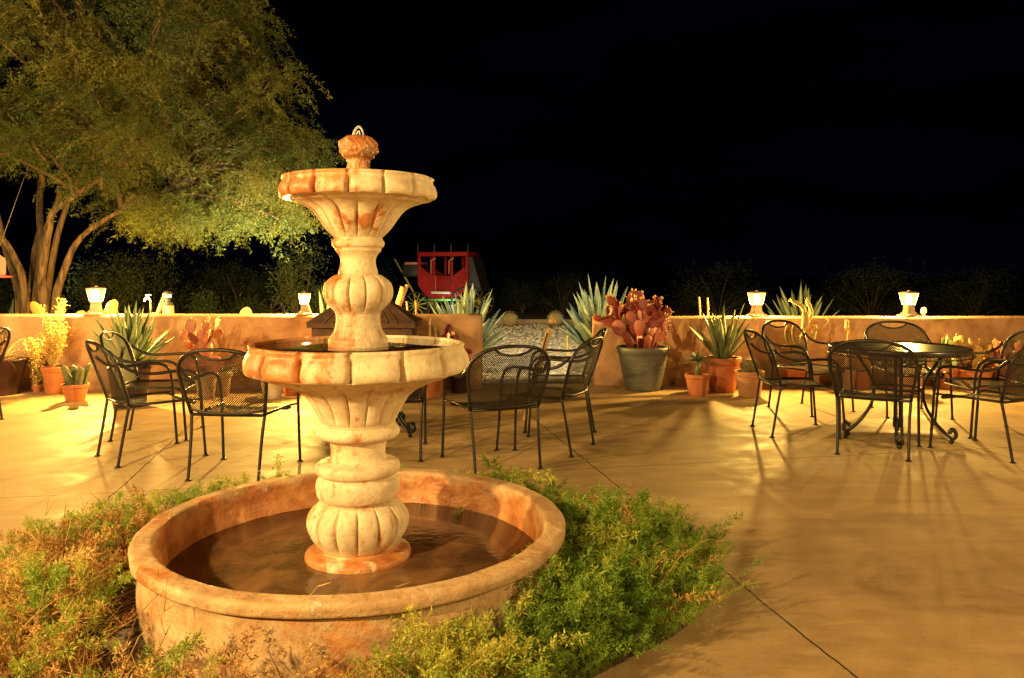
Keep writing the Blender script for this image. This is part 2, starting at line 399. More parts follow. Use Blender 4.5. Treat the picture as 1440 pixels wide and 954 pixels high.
# ---------------------------------------------------------------- setting
def grid(name, x0, x1, y0, y1, nx, ny, z, mat, fz=None):
    vs = []; fs = []
    for j in range(ny+1):
        for i in range(nx+1):
            x = x0+(x1-x0)*i/nx; y = y0+(y1-y0)*j/ny; vs.append((x, y, z+(fz(x, y) if fz else 0)))
    for j in range(ny):
        for i in range(nx):
            a = j*(nx+1)+i; fs.append((a, a+1, a+nx+2, a+nx+1))
    m = MB(); m.add(vs, fs); return m.build(name, mat)
tag(grid('desert_ground', -300, 300, -60, 700, 60, 76, -.05, M['desert']), kind='structure')
tag(grid('patio_floor', -14, 14, -8, 9.62, 4, 4, 0, M['floor']), kind='structure')
tag(grid('gravel_path', -3.2, 4.6, 9.66, 21.8, 60, 80, -.02, M['gravel'], lambda x, y: .03*mnoise.noise(Vector((x*1.3, y*1.3, 0)))+.012*mnoise.noise(Vector((x*6, y*6, 3)))), kind='structure')
k = MB(); k.box((.6, 21.95, .03), (1.2, .07, .07), bev=.01); tag(k.build('kerb', M['clay2']), kind='structure')
def gravel():
    n = 5200; tv = []; tf = []
    base = [Vector(p) for p in ((1, 0, 0), (-1, 0, 0), (0, 1, 0), (0, -1, 0), (0, 0, 1), (0, 0, -1))]
    F8 = [(0, 2, 4), (2, 1, 4), (1, 3, 4), (3, 0, 4), (2, 0, 5), (1, 2, 5), (3, 1, 5), (0, 3, 5)]
    m = MB()
    for i in range(n):
        y = 9.9+11.6*random.random()**1.3; x = -2.3+6*random.random(); s = random.uniform(.012, .04)*(1+.05*(y-9.9))
        R_ = Matrix.Rotation(random.random()*6.3, 3, 'Z') @ Matrix.Rotation(random.uniform(-.5, .5), 3, 'X')
        m.add([Vector((x, y, -.01+s*.2)) + R_ @ Vector((b.x*s*random.uniform(.7, 1.4), b.y*s*random.uniform(.7, 1.2), b.z*s*.55)) for b in base], F8, False)
    me = bpy.data.meshes.new('gravel'); me.from_pydata(m.v, [], m.f); me.materials.append(M['gravel'])
    tag(link('gravel', me), 'pale loose gravel covering the ground in the wall opening', 'gravel', kind='stuff')
gravel()

# ---------------------------------------------------------------- walls
def wall(x0, x1, y0, y1, h, ya, label):
    """low stucco wall with rounded top, from x0 to x1; front at y0 (y1 at the other end), 0.28 thick"""
    t = .28; n = 60; sec = [(0, -.05), (0, h-.03), (.012, h-.009), (.035, h), (t-.035, h), (t-.012, h-.009), (t, h-.03), (t, -.05)]
    m = MB(); vs = []
    for i in range(n+1):
        u = i/n; x = x0+(x1-x0)*u; y = y0+(y1-y0)*u
        for (a, z) in sec:
            w = .010*mnoise.noise(Vector((x*1.5, z*2, a*4))); wz_ = .007*mnoise.noise(Vector((x*.9, 3, 1))) if z > h*.5 else 0
            vs.append((x, y+a+w, z+wz_))
    k = len(sec); fs = []
    for i in range(n):
        for j in range(k-1): fs.append((i*k+j, i*k+j+1, (i+1)*k+j+1, (i+1)*k+j))
    fs.append(tuple(range(k))); fs.append(tuple(n*k+j for j in range(k)))
    m.add(vs, fs, True)
    o = m.build('stucco_wall', M['stucco']); o.data.polygons.foreach_set('use_smooth', [len(p.vertices) < 6 for p in o.data.polygons])
    return tag(o, label, 'wall')
YL = 9.02; YR = 9.42
wall(-10.5, wx(677, YL), YL, YL+.06, .866, 0, 'low orange stucco wall left of the opening, behind the fountain')
wall(wx(836, YR), 9.5, YR, YR, .822, 0, 'low orange stucco wall right of the opening, behind the round table')

# ---------------------------------------------------------------- wall lanterns
def lantern(px, Y, ztop, pyb, wpx, power, label):
    x = wx(px, Y); s = wpx/20
    r = empty('wall_lantern', (x, Y, ztop), .2, label, 'lantern', 'lit lanterns on the walls'); r.scale = (.85, .85, .97)
    m = MB(); sq = PI/4
    def fr(prof, sg=4): m.lathe([(a*1.414*s, z*s) for a, z in prof], sg, a0=sq)
    fr([(.0, 0), (.115, 0), (.115, .018), (.085, .03), (.07, .05), (.058, .06), (.050, .125), (.056, .135), (.056, .147), (0, .147)])
    o = m.build('base', M['lampmetal'], r); o.data.polygons.foreach_set('use_smooth', [False]*len(o.data.polygons))
    m = MB()
    for i in range(4):
        q = sq+i*PI/2; a = (.0655*1.3*s*cos(q), .0655*1.3*s*sin(q), .15*s); b = (.102*1.3*s*cos(q), .102*1.3*s*sin(q), .30*s)
        m.tube([a, b], .0055*s, 5)
    for zz, rr in ((.15, .085), (.298, .1325)): m.tube([(rr*s*cos(sq+i*PI/2), rr*s*sin(sq+i*PI/2), zz*s) for i in range(4)], .005*s, 5, closed=True)
    m.build('frame', M['lampmetal'], r)
    m = MB(); m.lathe([(.082*s, .15*s), (.128*s, .297*s)], 4, a0=sq)
    m.f = [f for f in m.f if len(f) == 4 and len(set(f)) == 4 and not (f == (3, 2, 1, 0) or f == (4, 5, 6, 7))]; m.sm = [False]*len(m.f); m.m = [0]*len(m.f)
    m.build('glass_shade', GLASS, r)
    m = MB(); m.lathe([(.128*s, .300*s), (.128*s, .304*s), (.06*s, .314*s), (.02*s, .319*s), (.012*s, .330*s), (.0, .334*s)], 4, a0=sq)
    o = m.build('roof', M['lampmetal'], r); o.data.polygons.foreach_set('use_smooth', [False]*len(o.data.polygons))
    m = MB(); m.ball((0, 0, .225*s), .045*s, 14, 10, (1, 1, 1.35)); m.build('bulb', BULB, r)
    l = lamp('lantern_bulb', (0, 0, .225*s), power, WARM, .03); l.parent = r
    return r
GLASS = m_emit('lit_lantern_glass', (1, .60, .09), 1.7, .45)
BULB = m_emit('lit_bulb', (1, .80, .38), 60.0, .8)
lantern(135, YL+.14, .866, 0, 21, 900, 'lit wall lantern over the golden potted shrub, left of the spiky agave')
lantern(428, YL+.14, .866, 0, 17, 800, 'lit wall lantern just left of the fountain, beside the wagon wheel')
lantern(1064, YR+.14, .822, 0, 20, 520, 'lit wall lantern above the potted aloe, left of the round table')
lantern(1278, YR+.14, .822, 0, 20, 520, 'lit wall lantern rightmost of all, straight behind the round table')

# ---------------------------------------------------------------- fountain
FX, FY = -.625, 3.18
fo = empty('fountain', (FX, FY, 0), 0, 'three tiered cream and rust cast stone fountain standing in a round basin', 'fountain')
def groove(n, a):
    t = (n*a/(2*PI)) % 1.0; d = min(t, 1-t)
    return 1-(.40*(1-abs(sin(PI*t))**.7)+.60*math.exp(-(d/.05)**2))
def lobes(n, amp, zr=None, p=.5, ph=0.0, wob=.012):
    def f(i, r, z, q):
        k = 1.0
        if zr is not None:
            k = 0.0
            for (a, b) in zr:
                if a <= z <= b:
                    t = (z-a)/(b-a); k = max(k, min(1, 4*min(t, 1-t)+.0))
        g = groove(n, q+ph)
        w = 1+wob*mnoise.noise(Vector((cos(q)*r*7, sin(q)*r*7, z*7)))+wob*.4*mnoise.noise(Vector((cos(q)*r*24, sin(q)*r*24, z*24)))
        return r*(1-amp*k*(1-g))*w
    return f
def dense(prof, step=.008):
    out = [prof[0]]
    for a, b in zip(prof, prof[1:]):
        d = math.hypot(b[0]-a[0], b[1]-a[1]); n = max(1, int(d/step))
        for i in range(1, n+1): out.append((a[0]+(b[0]-a[0])*i/n, a[1]+(b[1]-a[1])*i/n))
    return out
def sprof(pts, n=5):
    P = spline([(a, 0, b) for a, b in pts], n); return [(max(p.x, 0), p.z) for p in P]
# the basin
prof = [(0, .02), (.74, .02)]
prof = [(.775, -.05), (.80, .05), (.812, .15), (.812, .24), (.808, .276), (.812, .284), (.832, .287), (.838, .293), (.841, .318), (.836, .330), (.826, .335), (.772, .336), (.761, .332), (.755, .32), (.750, .25), (.738, .19), (.72, .10), (.70, .05), (0.4, .04), (0, .04)]
b = MB(); b.lathe(dense(prof, .0055), 224, mod=lobes(1, 0, None, 1, 0, .007)); b.build('basin', M['basin'], fo)
w = MB(); w.lathe([(.742, .185), (.5, .186), (.25, .187), (0, .187)], 96); w.build('pool_water', M['water'], fo)
# pedestal
b = MB(); b.lathe(dense(sprof([(.17, .10), (.205, .165), (.212, .195), (.200, .214), (.165, .222), (.158, .228)], 6), .006), 112, mod=lobes(1, 0, None, 1, 0, .02)); b.build('foot', M['stone4'], fo)
b = MB(); b.lathe(dense(sprof([(.140, .222), (.158, .236), (.190, .275), (.204, .32), (.196, .365), (.162, .403), (.132, .414)], 6), .006), 14*24, mod=lobes(14, .16, [(.215, .425)], .28, .05)); b.build('fluted_bulb', M['stone'], fo)
b = MB(); b.lathe(dense(sprof([(.120, .405), (.134, .416), (.160, .432), (.168, .462), (.166, .495), (.152, .512), (.150, .518), (.164, .528), (.169, .548), (.160, .565), (.130, .574), (.113, .585), (.110, .62), (.116, .652), (.124, .658)], 6), .006), 128, mod=lobes(1, 0, None, 1, 0, .02)); b.build('turned_shaft', M['stone'], fo)
b = MB(); b.lathe(dense(sprof([(.118, .652), (.130, .660), (.160, .672), (.168, .690), (.160, .708), (.148, .716), (.150, .728)], 6), .006), 128, mod=lobes(1, 0, None, 1, 0, .02)); b.build('collar', M['stone'], fo)
# lower bowl
b = MB(); b.lathe(dense(sprof([(.138, .722), (.152, .735), (.168, .765), (.188, .80), (.215, .838), (.255, .868), (.31, .893), (.36, .910), (.385, .924), (.392, .942)], 5), .007), 16*22, mod=lobes(16, .17, [(.722, .93)], .36, .02)); b.build('lower_bowl', M['stone'], fo)
def rim(r, z0, z1, rin, n, ph, mat, name, amp=.13):
    h = z1-z0
    pr = sprof([(r*.72, z0+.004), (r*.84, z0+.008), (r*.94, z0+.004), (r*.985, z0+h*.12), (r, z0+h*.32), (r*.980, z0+h*.58), (r*.945, z0+h*.80), (rin+.022, z1-h*.05), (rin+.012, z1), (rin+.001, z1-.002), (rin-.004, z1-.025), (rin*.93, z1-.05)], 6)
    def f(i, rr, z, q):
        g = groove(n, q+ph); k = max(0, min(1, 1.6*(rr-rin-.012)/(r-rin-.012)))
        w = 1+.008*mnoise.noise(Vector((cos(q)*rr*8, sin(q)*rr*8, z*8)))+.004*mnoise.noise(Vector((cos(q)*rr*30, sin(q)*rr*30, z*30)))
        return rr*(1-amp*k*(1-g))*w
    m = MB(); m.lathe(dense(pr, .009), 14*44, mod=f); m.build(name, mat, fo)
rim(.452, .930, 1.047, .408, 14, .10, M['stone2'], 'lower_rim')
w = MB(); w.lathe([(.407, 1.034), (.2, 1.035), (0, 1.035)], 96); w.build('bowl_water', M['water2'], fo)
# baluster between the bowls
b = MB(); b.lathe(dense(sprof([(.118, .98), (.119, 1.055), (.113, 1.07), (.106, 1.082), (.094, 1.105), (.088, 1.14), (.090, 1.166), (.094, 1.172)], 5), .006), 112, mod=lobes(1, 0, None, 1, 0, .03)); b.build('neck_base', M['stone2'], fo)
b = MB(); b.lathe(dense(sprof([(.086, 1.168), (.104, 1.185), (.130, 1.215), (.141, 1.25), (.132, 1.29), (.100, 1.318), (.082, 1.326)], 6), .006), 12*26, mod=lobes(12, .18, [(1.16, 1.335)], .30, .1, .02)); b.build('fluted_knob', M['stone2'], fo)
b = MB(); b.lathe(dense(sprof([(.078, 1.315), (.079, 1.335), (.072, 1.36), (.070, 1.385), (.078, 1.405), (.090, 1.42), (.094, 1.432), (.103, 1.440), (.105, 1.455), (.098, 1.466), (.095, 1.474)], 6), .006), 112, mod=lobes(1, 0, None, 1, 0, .02)); b.build('upper_neck', M['stone2'], fo)
# upper bowl
b = MB(); b.lathe(dense(sprof([(.092, 1.470), (.104, 1.482), (.122, 1.50), (.142, 1.525), (.162, 1.555), (.188, 1.585), (.225, 1.607), (.262, 1.619), (.27, 1.634)], 5), .006), 14*24, mod=lobes(14, .19, [(1.465, 1.63)], .36, .06)); b.build('upper_bowl', M['stone'], fo)
rim(.318, 1.625, 1.716, .285, 14, .16, M['stone2'], 'upper_rim', .14)
w = MB(); w.lathe([(.284, 1.702), (0, 1.703)], 64); w.build('top_water', M['water2'], fo)
b = MB()
def fin(i, r, z, q):
    return r*(1+.14*mnoise.noise(Vector((cos(q)*3.2, sin(q)*3.2, z*26)))+.13*mnoise.noise(Vector((cos(q)*9, sin(q)*9, z*70))))
b.lathe(dense(sprof([(.055, 1.68), (.050, 1.735), (.044, 1.765), (.045, 1.79), (.060, 1.803), (.074, 1.825), (.075, 1.85), (.062, 1.874), (.040, 1.886), (0, 1.889)], 6), .005), 96, mod=fin); b.build('finial', M['stone3'], fo)
b = MB()
b.tube(spline([(-.022, 0, 1.875), (-.016, 0, 1.905), (.0, 0, 1.925), (.014, 0, 1.915), (.022, 0, 1.885), (.028, -.01, 1.85)], 6), [.006]*8+[.005]*8+[.004]*15, 8)
b.tube(spline([(-.006, -.01, 1.878), (-.002, -.01, 1.90), (.006, -.012, 1.905), (.012, -.02, 1.88)], 5), .003, 6)
b.build('water_jet', M['jet'], fo)

# ---------------------------------------------------------------- planting round the basin
def bed_r(q):            # the edge of the planting bed, wider towards the lower left and the right
    return 1.30+.16*sin(q*3+.4)+.12*cos(q*2-.6)+.25*max(0, cos(q-3.9))+.0*max(0, cos(q+.35))
vs = [(FX, FY, .03)]; fs = []; na = 72; nr = 12
for j in range(1, nr+1):
    for i in range(na):
        q = 2*PI*i/na; r = bed_r(q)*j/nr; z = .045*(1-(j/nr)**4)+.006+(.02*mnoise.noise(Vector((r*5*cos(q), r*5*sin(q), 0))) if j < nr else -.02)
        vs.append((FX+r*cos(q), FY+r*sin(q), z))
for i in range(na): fs.append((0, 1+i, 1+(i+1) % na))
for j in range(nr-1):
    for i in range(na): a = 1+j*na; fs.append((a+i, a+na+i, a+na+(i+1) % na, a+(i+1) % na))
m = MB(); m.add(vs, fs); tag(m.build('soil', M['soil']), kind='structure')

def unit(v): return v/np.maximum(np.linalg.norm(v, axis=-1, keepdims=True), 1e-9)
def tri_mesh(name, T, tint, mat, parent=None):
    """T: (n,3,3) triangles, tint: (n,) value per triangle"""
    n = len(T); me = bpy.data.meshes.new(name)
    me.vertices.add(n*3); me.vertices.foreach_set('co', T.reshape(-1).astype(np.float32))
    me.loops.add(n*3); me.loops.foreach_set('vertex_index', np.arange(n*3, dtype=np.int32))
    me.polygons.add(n); me.polygons.foreach_set('loop_start', np.arange(0, n*3, 3, dtype=np.int32)); me.polygons.foreach_set('loop_total', np.full(n, 3, dtype=np.int32))
    at = me.attributes.new('tint', 'FLOAT', 'FACE'); at.data.foreach_set('value', tint.astype(np.float32))
    me.update(calc_edges=True); me.materials.append(mat); return link(name, me, parent)
def leaflet(p, d, length, width, rng):
    """thin pointed leaf triangles: p base (n,3), d direction (n,3)"""
    d = unit(d); s = unit(np.cross(d, rng.normal(size=d.shape))); L_ = length[:, None] if np.ndim(length) else length
    w = width[:, None] if np.ndim(width) else width
    return np.stack([p-s*w*.5+d*L_*.25, p+s*w*.5+d*L_*.25, p+d*L_], 1)
def stem_tris(P, w, rng):
    """ribbons along polyline P (k,3), as two crossed strips"""
    out = []
    for c in range(2):
        s = unit(np.cross(P[-1]-P[0], rng.normal(size=3)))*w
        k = len(P); t = np.linspace(1, .25, k)[:, None]
        a = P-s*t*.5; b_ = P+s*t*.5
        out.append(np.stack([a[:-1], b_[:-1], b_[1:]], 1)); out.append(np.stack([a[:-1], b_[1:], a[1:]], 1))
    return np.concatenate(out)
def fern_variant(rng, H=.3, lean=.35, nn=14, bare=.12):
    d0 = np.array([lean*rng.normal()*.6, lean*rng.normal()*.6, 1.0]); d0 /= np.linalg.norm(d0)
    t = np.linspace(0, 1, nn); side = rng.normal(size=3)*np.array([1, 1, 0])*.35
    P = d0*t[:, None]*H + side*(t[:, None]**2)*H*.8 - np.array([0, 0, 1])*(t[:, None]**3)*H*.22
    T = [stem_tris(P, .0028, rng)]
    for i in range(max(1, int(nn*bare)), nn):
        up = unit((P[i]-P[i-1])[None])[0]
        for q in range(4):
            d = unit((rng.normal(size=3)*.8+up*.75)[None])[0]; ln = H*.15*(1.15-t[i])*rng.uniform(.7, 1.3)+.012
            m_ = 7; tt = np.linspace(.15, 1, m_)[:, None]
            base = P[i]+d*tt*ln; dd = d+rng.normal(size=(m_, 3))*.75
            T.append(leaflet(base, dd, rng.uniform(.012, .022, m_), .0048, rng))
    return np.concatenate(T)
def place(variants, pos, yaw, scale, lean, tint, rng):
    Ts = []; ti = []
    for k in range(len(pos)):
        V_ = variants[rng.integers(len(variants))]; c, s = math.cos(yaw[k]), math.sin(yaw[k])
        R_ = np.array([[c, -s, 0], [s, c, 0], [0, 0, 1]])
        # lean outwards: shear x,y by z
        X = (V_.reshape(-1, 3) @ R_.T)*scale[k]; X[:, :2] += X[:, 2:3]*lean[k]
        Ts.append((X+pos[k]).reshape(-1, 3, 3)); ti.append(np.clip(np.full(len(V_), tint[k])+rng.normal(size=len(V_))*.10, 0, 1))
    return np.concatenate(Ts), np.concatenate(ti)
def greenness(x, y):      # which parts of the bed are alive
    q = math.atan2(y-FY, x-FX); n = mnoise.noise(Vector((x*2.2, y*2.2, 1.3)))
    g = 1.0
    if q < -1.25 or q > 2.6: g = .27+.9*n                    # the left and near-left of the basin is mostly dry
    if x < -1.95 and y > 2.9: g = .8+.6*n
    if x < -2.0 and y <= 2.9: g = .62+.8*n
    if -1.25 <= q < -.2: g = .85+.5*n
    return g
fv = [fern_variant(RNG) for _ in range(14)]
pos, yaw, sc, ln, ti = [], [], [], [], []
n = 0
while n < 1900:
    q = random.uniform(-PI, PI); R1 = bed_r(q); r = math.sqrt(random.uniform(.885**2, (R1*1.0)**2))
    x, y = FX+r*cos(q), FY+r*sin(q)
    if y < .9 or greenness(x, y) < random.random(): continue
    if sin(q) > .6 and r > 1.15 and random.random() < .4: continue
    back = max(0, sin(q)); h = .85+.4*mnoise.noise(Vector((x*3, y*3, 7)))
    if back > .5: h *= .95
    e = (r-.86)/(R1-.86)
    k = (.40 if e > .8 else .1)
    if e > .75: h *= .7
    if -1.7 < q < -.75: h *= 1.15
    pos.append((x, y, .02)); yaw.append(random.random()*6.3); sc.append(h*random.uniform(.7, 1.25)*(1.45 if random.random() < .035 and r > 1.1 else 1)); ln.append((k*cos(q), k*sin(q)))
    ti.append(.42+.55*mnoise.noise(Vector((x*4, y*4, 2)))+random.uniform(-.15, .2)+(.28 if x < -1.2 else 0)+(.12 if y > FY+.6 else 0)+(.34 if -1.9 < q < -.95 else 0)); n += 1
T, t_ = place(fv, np.array(pos), yaw, sc, ln, np.array(ti), RNG)
tag(tri_mesh('fern_ground_cover', T, t_, M['fern']), 'feathery green fern growing round the fountain basin', 'ground cover', kind='stuff')
def dry_variant(rng, H=.26):
    T = []
    for s_ in range(3):
        d = unit((rng.normal(size=3)*np.array([.75, .75, .2])+np.array([0, 0, .8]))[None])[0]; k = 7; t = np.linspace(0, 1, k)[:, None]
        P = d*t*H*rng.uniform(.4, .95)+rng.normal(size=3)*np.array([1, 1, .3])*.42*H*t**2+rng.normal(size=(k, 3))*.05*H*t
        P[:, 2] = np.maximum(P[:, 2], 0)
        T.append(stem_tris(P, .0058, rng))
        for b_ in range(4):
            i = rng.integers(2, k); dd = unit((d+rng.normal(size=3)*.6)[None])[0]
            Q = P[i]+dd*np.linspace(0, 1, 4)[:, None]*H*rng.uniform(.12, .35); T.append(stem_tris(Q, .0038, rng))
    return np.concatenate(T)
dv = [dry_variant(RNG) for _ in range(16)]+[fern_variant(RNG, .26, .6, 12, .3) for _ in range(9)]
pos, yaw, sc, ln, ti = [], [], [], [], []
n = 0
while n < 2300:
    q = random.uniform(-PI, PI); R1 = bed_r(q); r = math.sqrt(random.uniform(1.05**2, R1**2)); x, y = FX+r*cos(q), FY+r*sin(q)
    g = greenness(x, y)
    if y < .9 or (1.12-g) < random.random() or (q > -1.2 and r > R1*.88): continue
    h = random.uniform(.55, 1.3)*(.65 if r > R1*.85 else 1)*(.6 if sin(q) > .5 else 1)
    pos.append((x, y, .01)); yaw.append(random.random()*6.3); sc.append(h); ln.append((.15*cos(q), .15*sin(q))); ti.append(.5+.5*mnoise.noise(Vector((x*5, y*5, 4)))+random.uniform(-.25, .25)); n += 1
T, t_ = place(dv, np.array(pos), yaw, sc, ln, np.array(ti), RNG)
tag(tri_mesh('dry_ground_cover', T, t_, M['dry']), 'dry brown twigs and dead stems in the planting bed left of the basin', 'dead plants', kind='stuff')
for i, (px, py, r, lab) in enumerate(((165, 935, .035, 'small grey rock in the dry planting at the lower left corner'), (178, 915, .022, 'tiny dark pebble of rock behind the grey one, lower left corner'), (895, 918, .02, 'tiny pale rock among green fern at the bottom right of the basin'))):
    x, y = gp(px, py); m = MB(); m.ball((0, 0, r*.5), r, 10, 7, (1.2, .9, .65), .5); tag(m.build('rock', M['rock'], None, (x, y, .05)), lab, 'rock')

# ---------------------------------------------------------------- chairs
def zt(y): return .685+.170*(max(0, 1-abs(y/.292)**2.5))**(1/2.3)
def bx(z, y):
    s = max(0, (z-.42)/.435); return -.215-.145*s**1.15-.035*(1-(y/.292)**2)*min(1, s*2.5)
def make_chair():
    r = empty('patio_chair', (0, 0, 0))
    IR = M['iron']; R_ = .0105
    for sy in (1, -1):      # rear legs, kinked at the seat
        m = MB(); m.tube(spline([(-.285, sy*.235, .004), (-.262, sy*.236, .14), (-.235, sy*.240, .30), (-.215, sy*.248, .42)], 4), R_, 8)
        m.lathe([(0, 0), (.021, 0), (.021, .006), (.012, .012), (0, .012)], 12, (-.285, sy*.235, 0)); m.build('leg', IR, r)
        m = MB(); m.tube(spline([(.300, sy*.285, .004), (.285, sy*.283, .2), (.268, sy*.283, .42), (.262, sy*.285, .50), (.25, sy*.287, .56)], 4), R_, 8)
        m.lathe([(0, 0), (.021, 0), (.021, .006), (.012, .012), (0, .012)], 12, (.300, sy*.285, 0)); m.build('leg', IR, r)
        m = MB(); yb = .288
        m.tube(spline([(.25, sy*.287, .56), (.228, sy*.291, .605), (.18, sy*.297, .634), (.10, sy*.302, .642), (-.02, sy*.303, .636), (-.14, sy*.298, .640), (-.225, sy*.289, .672), (-.285, sy*.282, .725)], 6), .0115, 8)
        m.build('armrest', IR, r)
    ys = [.248, .262, .276, .286, .291]; zs = [.42, .50, .57, .63, .685]
    path = [(bx(z, y), y, z) for y, z in zip(ys, zs)]
    k = 22
    for i in range(1, k):
        a = PI*i/k; y = .292*cos(a)
        y = math.copysign(abs(cos(a))**.75*.292, cos(a)); path.append((bx(zt(y), y), y, zt(y)))
    path += [(bx(z, -y), -y, z) for y, z in reversed(list(zip(ys, zs)))]
    m = MB(); m.tube(path, .0120, 8)
    m.tube(spline([(bx(.455, .25), .25, .455), (bx(.44, .15)-.03, .14, .435), (bx(.44, 0)-.035, 0, .432), (bx(.44, .15)-.03, -.14, .435), (bx(.455, .25), -.25, .455)], 5), .008, 6)
    m.build('back_frame', IR, r)
    m = MB(); m.tube(spline([(bx(.847, .125), .135, .842), (bx(.82, .09), .10, .812), (bx(.80, .04), .045, .795), (bx(.80, 0), 0, .791), (bx(.80, .04), -.045, .795), (bx(.82, .09), -.10, .812), (bx(.847, .125), -.135, .842)], 4), .0085, 7); m.build('back_scroll', IR, r)
    # expanded-metal backrest and seat, with UVs in metres
    def sheet(name, fn, nu, nv):
        vs = []; uv = []; fs = []
        for j in range(nv+1):
            for i in range(nu+1):
                p, t = fn(i/nu*2-1, j/nv); vs.append(p); uv.append(t)
        for j in range(nv):
            for i in range(nu): a = j*(nu+1)+i; fs.append((a, a+1, a+nu+2, a+nu+1))
        me = bpy.data.meshes.new(name); me.from_pydata(vs, [], fs); me.update(); l = me.uv_layers.new(name='UVMap')
        for p in me.polygons:
            p.use_smooth = True
            for li in p.loop_indices: l.data[li].uv = uv[me.loops[li].vertex_index]
        me.materials.append(M['mesh']); return link(name, me, r)
    def fb(u, v):
        y0 = u*.285
        top = zt(y0)-.004
        if abs(u) < .45: top = min(top, .791+.05*(u/.45)**2)
        z = .436+(top-.436)*v; w = .240+.05*min(1, (z-.43)/.25); y = u*w
        return (bx(z, y)-.03*(1-v)**3*(1-u*u), y, z), (y, z)
    sheet('backrest', fb, 22, 14)
    def fs_(u, v):
        x = -.225+.47*v; w = .225+.02*v; y = u*w; z = .415-.012*(1-u*u)-(.035*((v-.85)/.15)**2 if v > .85 else 0)+.004*v
        return (x, y, z), (x, y)
    sheet('seat', fs_, 12, 14)
    m = MB(); c = [(-.225, -.235, .418), (-.225, .235, .418), (.20, .243, .418), (.238, .235, .396), (.250, .21, .383), (.250, -.21, .383), (.238, -.235, .396), (.20, -.243, .418)]
    m.tube(c, .0095, 8, closed=True)
    for sy in (1, -1):
        m.tube([(.19, sy*.243, .418), (.268, sy*.283, .418)], .007, 6)
        m.tube([(-.20, sy*.238, .418), (-.215, sy*.248, .42)], .007, 6)
    m.build('seat_frame', IR, r)
    return r
G1 = 'iron chairs round the table behind the fountain'; G2 = 'iron chairs round the right hand table'
def foot_centre(back_l, back_r): pass
chairs = [
 (-2.66, 5.74, 43, G1, 'black mesh chair of the left pair, nearer one, its back turned to the left'),
 (-2.95, 6.50, 9, G1, 'black mesh chair of the left pair, farther one, before the tall spiky agave pot'),
 (-1.82, 5.29, 84, G1, 'black iron mesh chair left of the fountain column, seen straight from behind'),
 (-.92, 5.80, 98, G1, 'black iron chair hidden behind the fountain column with only its legs showing'),
 (-.13, 5.52, 112, G1, 'black mesh chair just right of the fountain bowl, seen from behind before the gravel'),
 (.28, 6.03, 154, G1, 'black mesh chair in side view before the opening, nearer of the overlapping two'),
 (.42, 6.84, 178, G1, 'black mesh chair in side view before the opening, farther of the overlapping two'),
 (-4.97, 6.95, 180, G1, 'black iron chair cut by the left edge, beside the dark pot'),
 (2.40, 6.63, 2, G2, 'black iron mesh chair at the left side of the right table, seen from its side'),
 (2.92, 7.72, -62, G2, 'black iron mesh chair behind the right table, in front of the golden branching cactus'),
 (3.80, 7.52, -97, G2, 'black iron mesh chair behind the right table, under the rightmost lantern'),
 (2.75, 5.92, 61, G2, 'black iron mesh chair in front of the right table, seen from behind'),
 (3.60, 5.87, 118, G2, 'black iron mesh chair nearest the right edge, in front of the farther one'),
 (4.03, 6.62, 178, G2, 'black mesh chair at the right edge, farther one, facing left to the table'),
]
proto = make_chair()
for i, (x, y, a, g, lab) in enumerate(chairs):
    o = proto if i == 0 else copy_tree(proto)
    o.location = (x, y, 0); o.rotation_euler = (0, 0, math.radians(a)); tag(o, lab, 'chair', g)

# ---------------------------------------------------------------- tables
def make_table():
    r = empty('patio_table', (0, 0, 0))
    m = MB(); m.lathe(dense([(0, .750), (.50, .750), (.555, .752), (.578, .758), (.590, .752), (.592, .738), (.588, .712), (.584, .712), (.585, .736), (.575, .742), (.5, .742), (0, .742)], .03), 72)
    m.build('table_top', M['table'], r)
    m = MB()
    for i in range(48):
        q = 2*PI*i/48; m.tube([(.589*cos(q), .589*sin(q), .738), (.589*cos(q), .589*sin(q), .690)], .0035, 4)
    m.tube([(.589*cos(2*PI*i/48), .589*sin(2*PI*i/48), .690) for i in range(48)], .005, 5, closed=True)
    m.build('apron', M['iron'], r)
    for k in range(4):
        q = PI/4+k*PI/2; c, s = cos(q), sin(q); m = MB()
        for off in (-.022, .022):
            pts = [(.36, .735), (.33, .66), (.235, .52), (.20, .40), (.225, .28), (.30, .16), (.385, .075), (.435, .045), (.462, .075), (.448, .11), (.418, .108), (.412, .085)]
            P = spline([(a*c-off*s, a*s+off*c, z) for a, z in pts], 5); m.tube(P, [.013]*(len(P)-18)+[.016]*18, 7)
        m.ball((.425*c, .425*s, .022), .024, 10, 6, (1, 1, .9)); m.tube([(.425*c, .425*s, .02), (.425*c, .425*s, .06)], .012, 6)
        m.build('leg', M['iron'], r)
    m = MB(); m.tube([(.205*cos(2*PI*i/32), .205*sin(2*PI*i/32), .42) for i in range(32)], .010, 7, closed=True); m.build('ring_brace', M['iron'], r)
    return r
t = make_table(); t.scale = (.88, .88, 1); t.location = (3.10, 6.28, 0); t.rotation_euler[2] = .35
tag(t, 'round dark metal table with curved scroll legs among the right hand chairs', 'table', 'round patio tables')
t2 = copy_tree(t); t2.location = (-1.16, 6.55, 0); t2.rotation_euler[2] = .30
tag(t2, 'round dark metal table hidden behind the fountain, only its scroll feet showing', 'table', 'round patio tables')

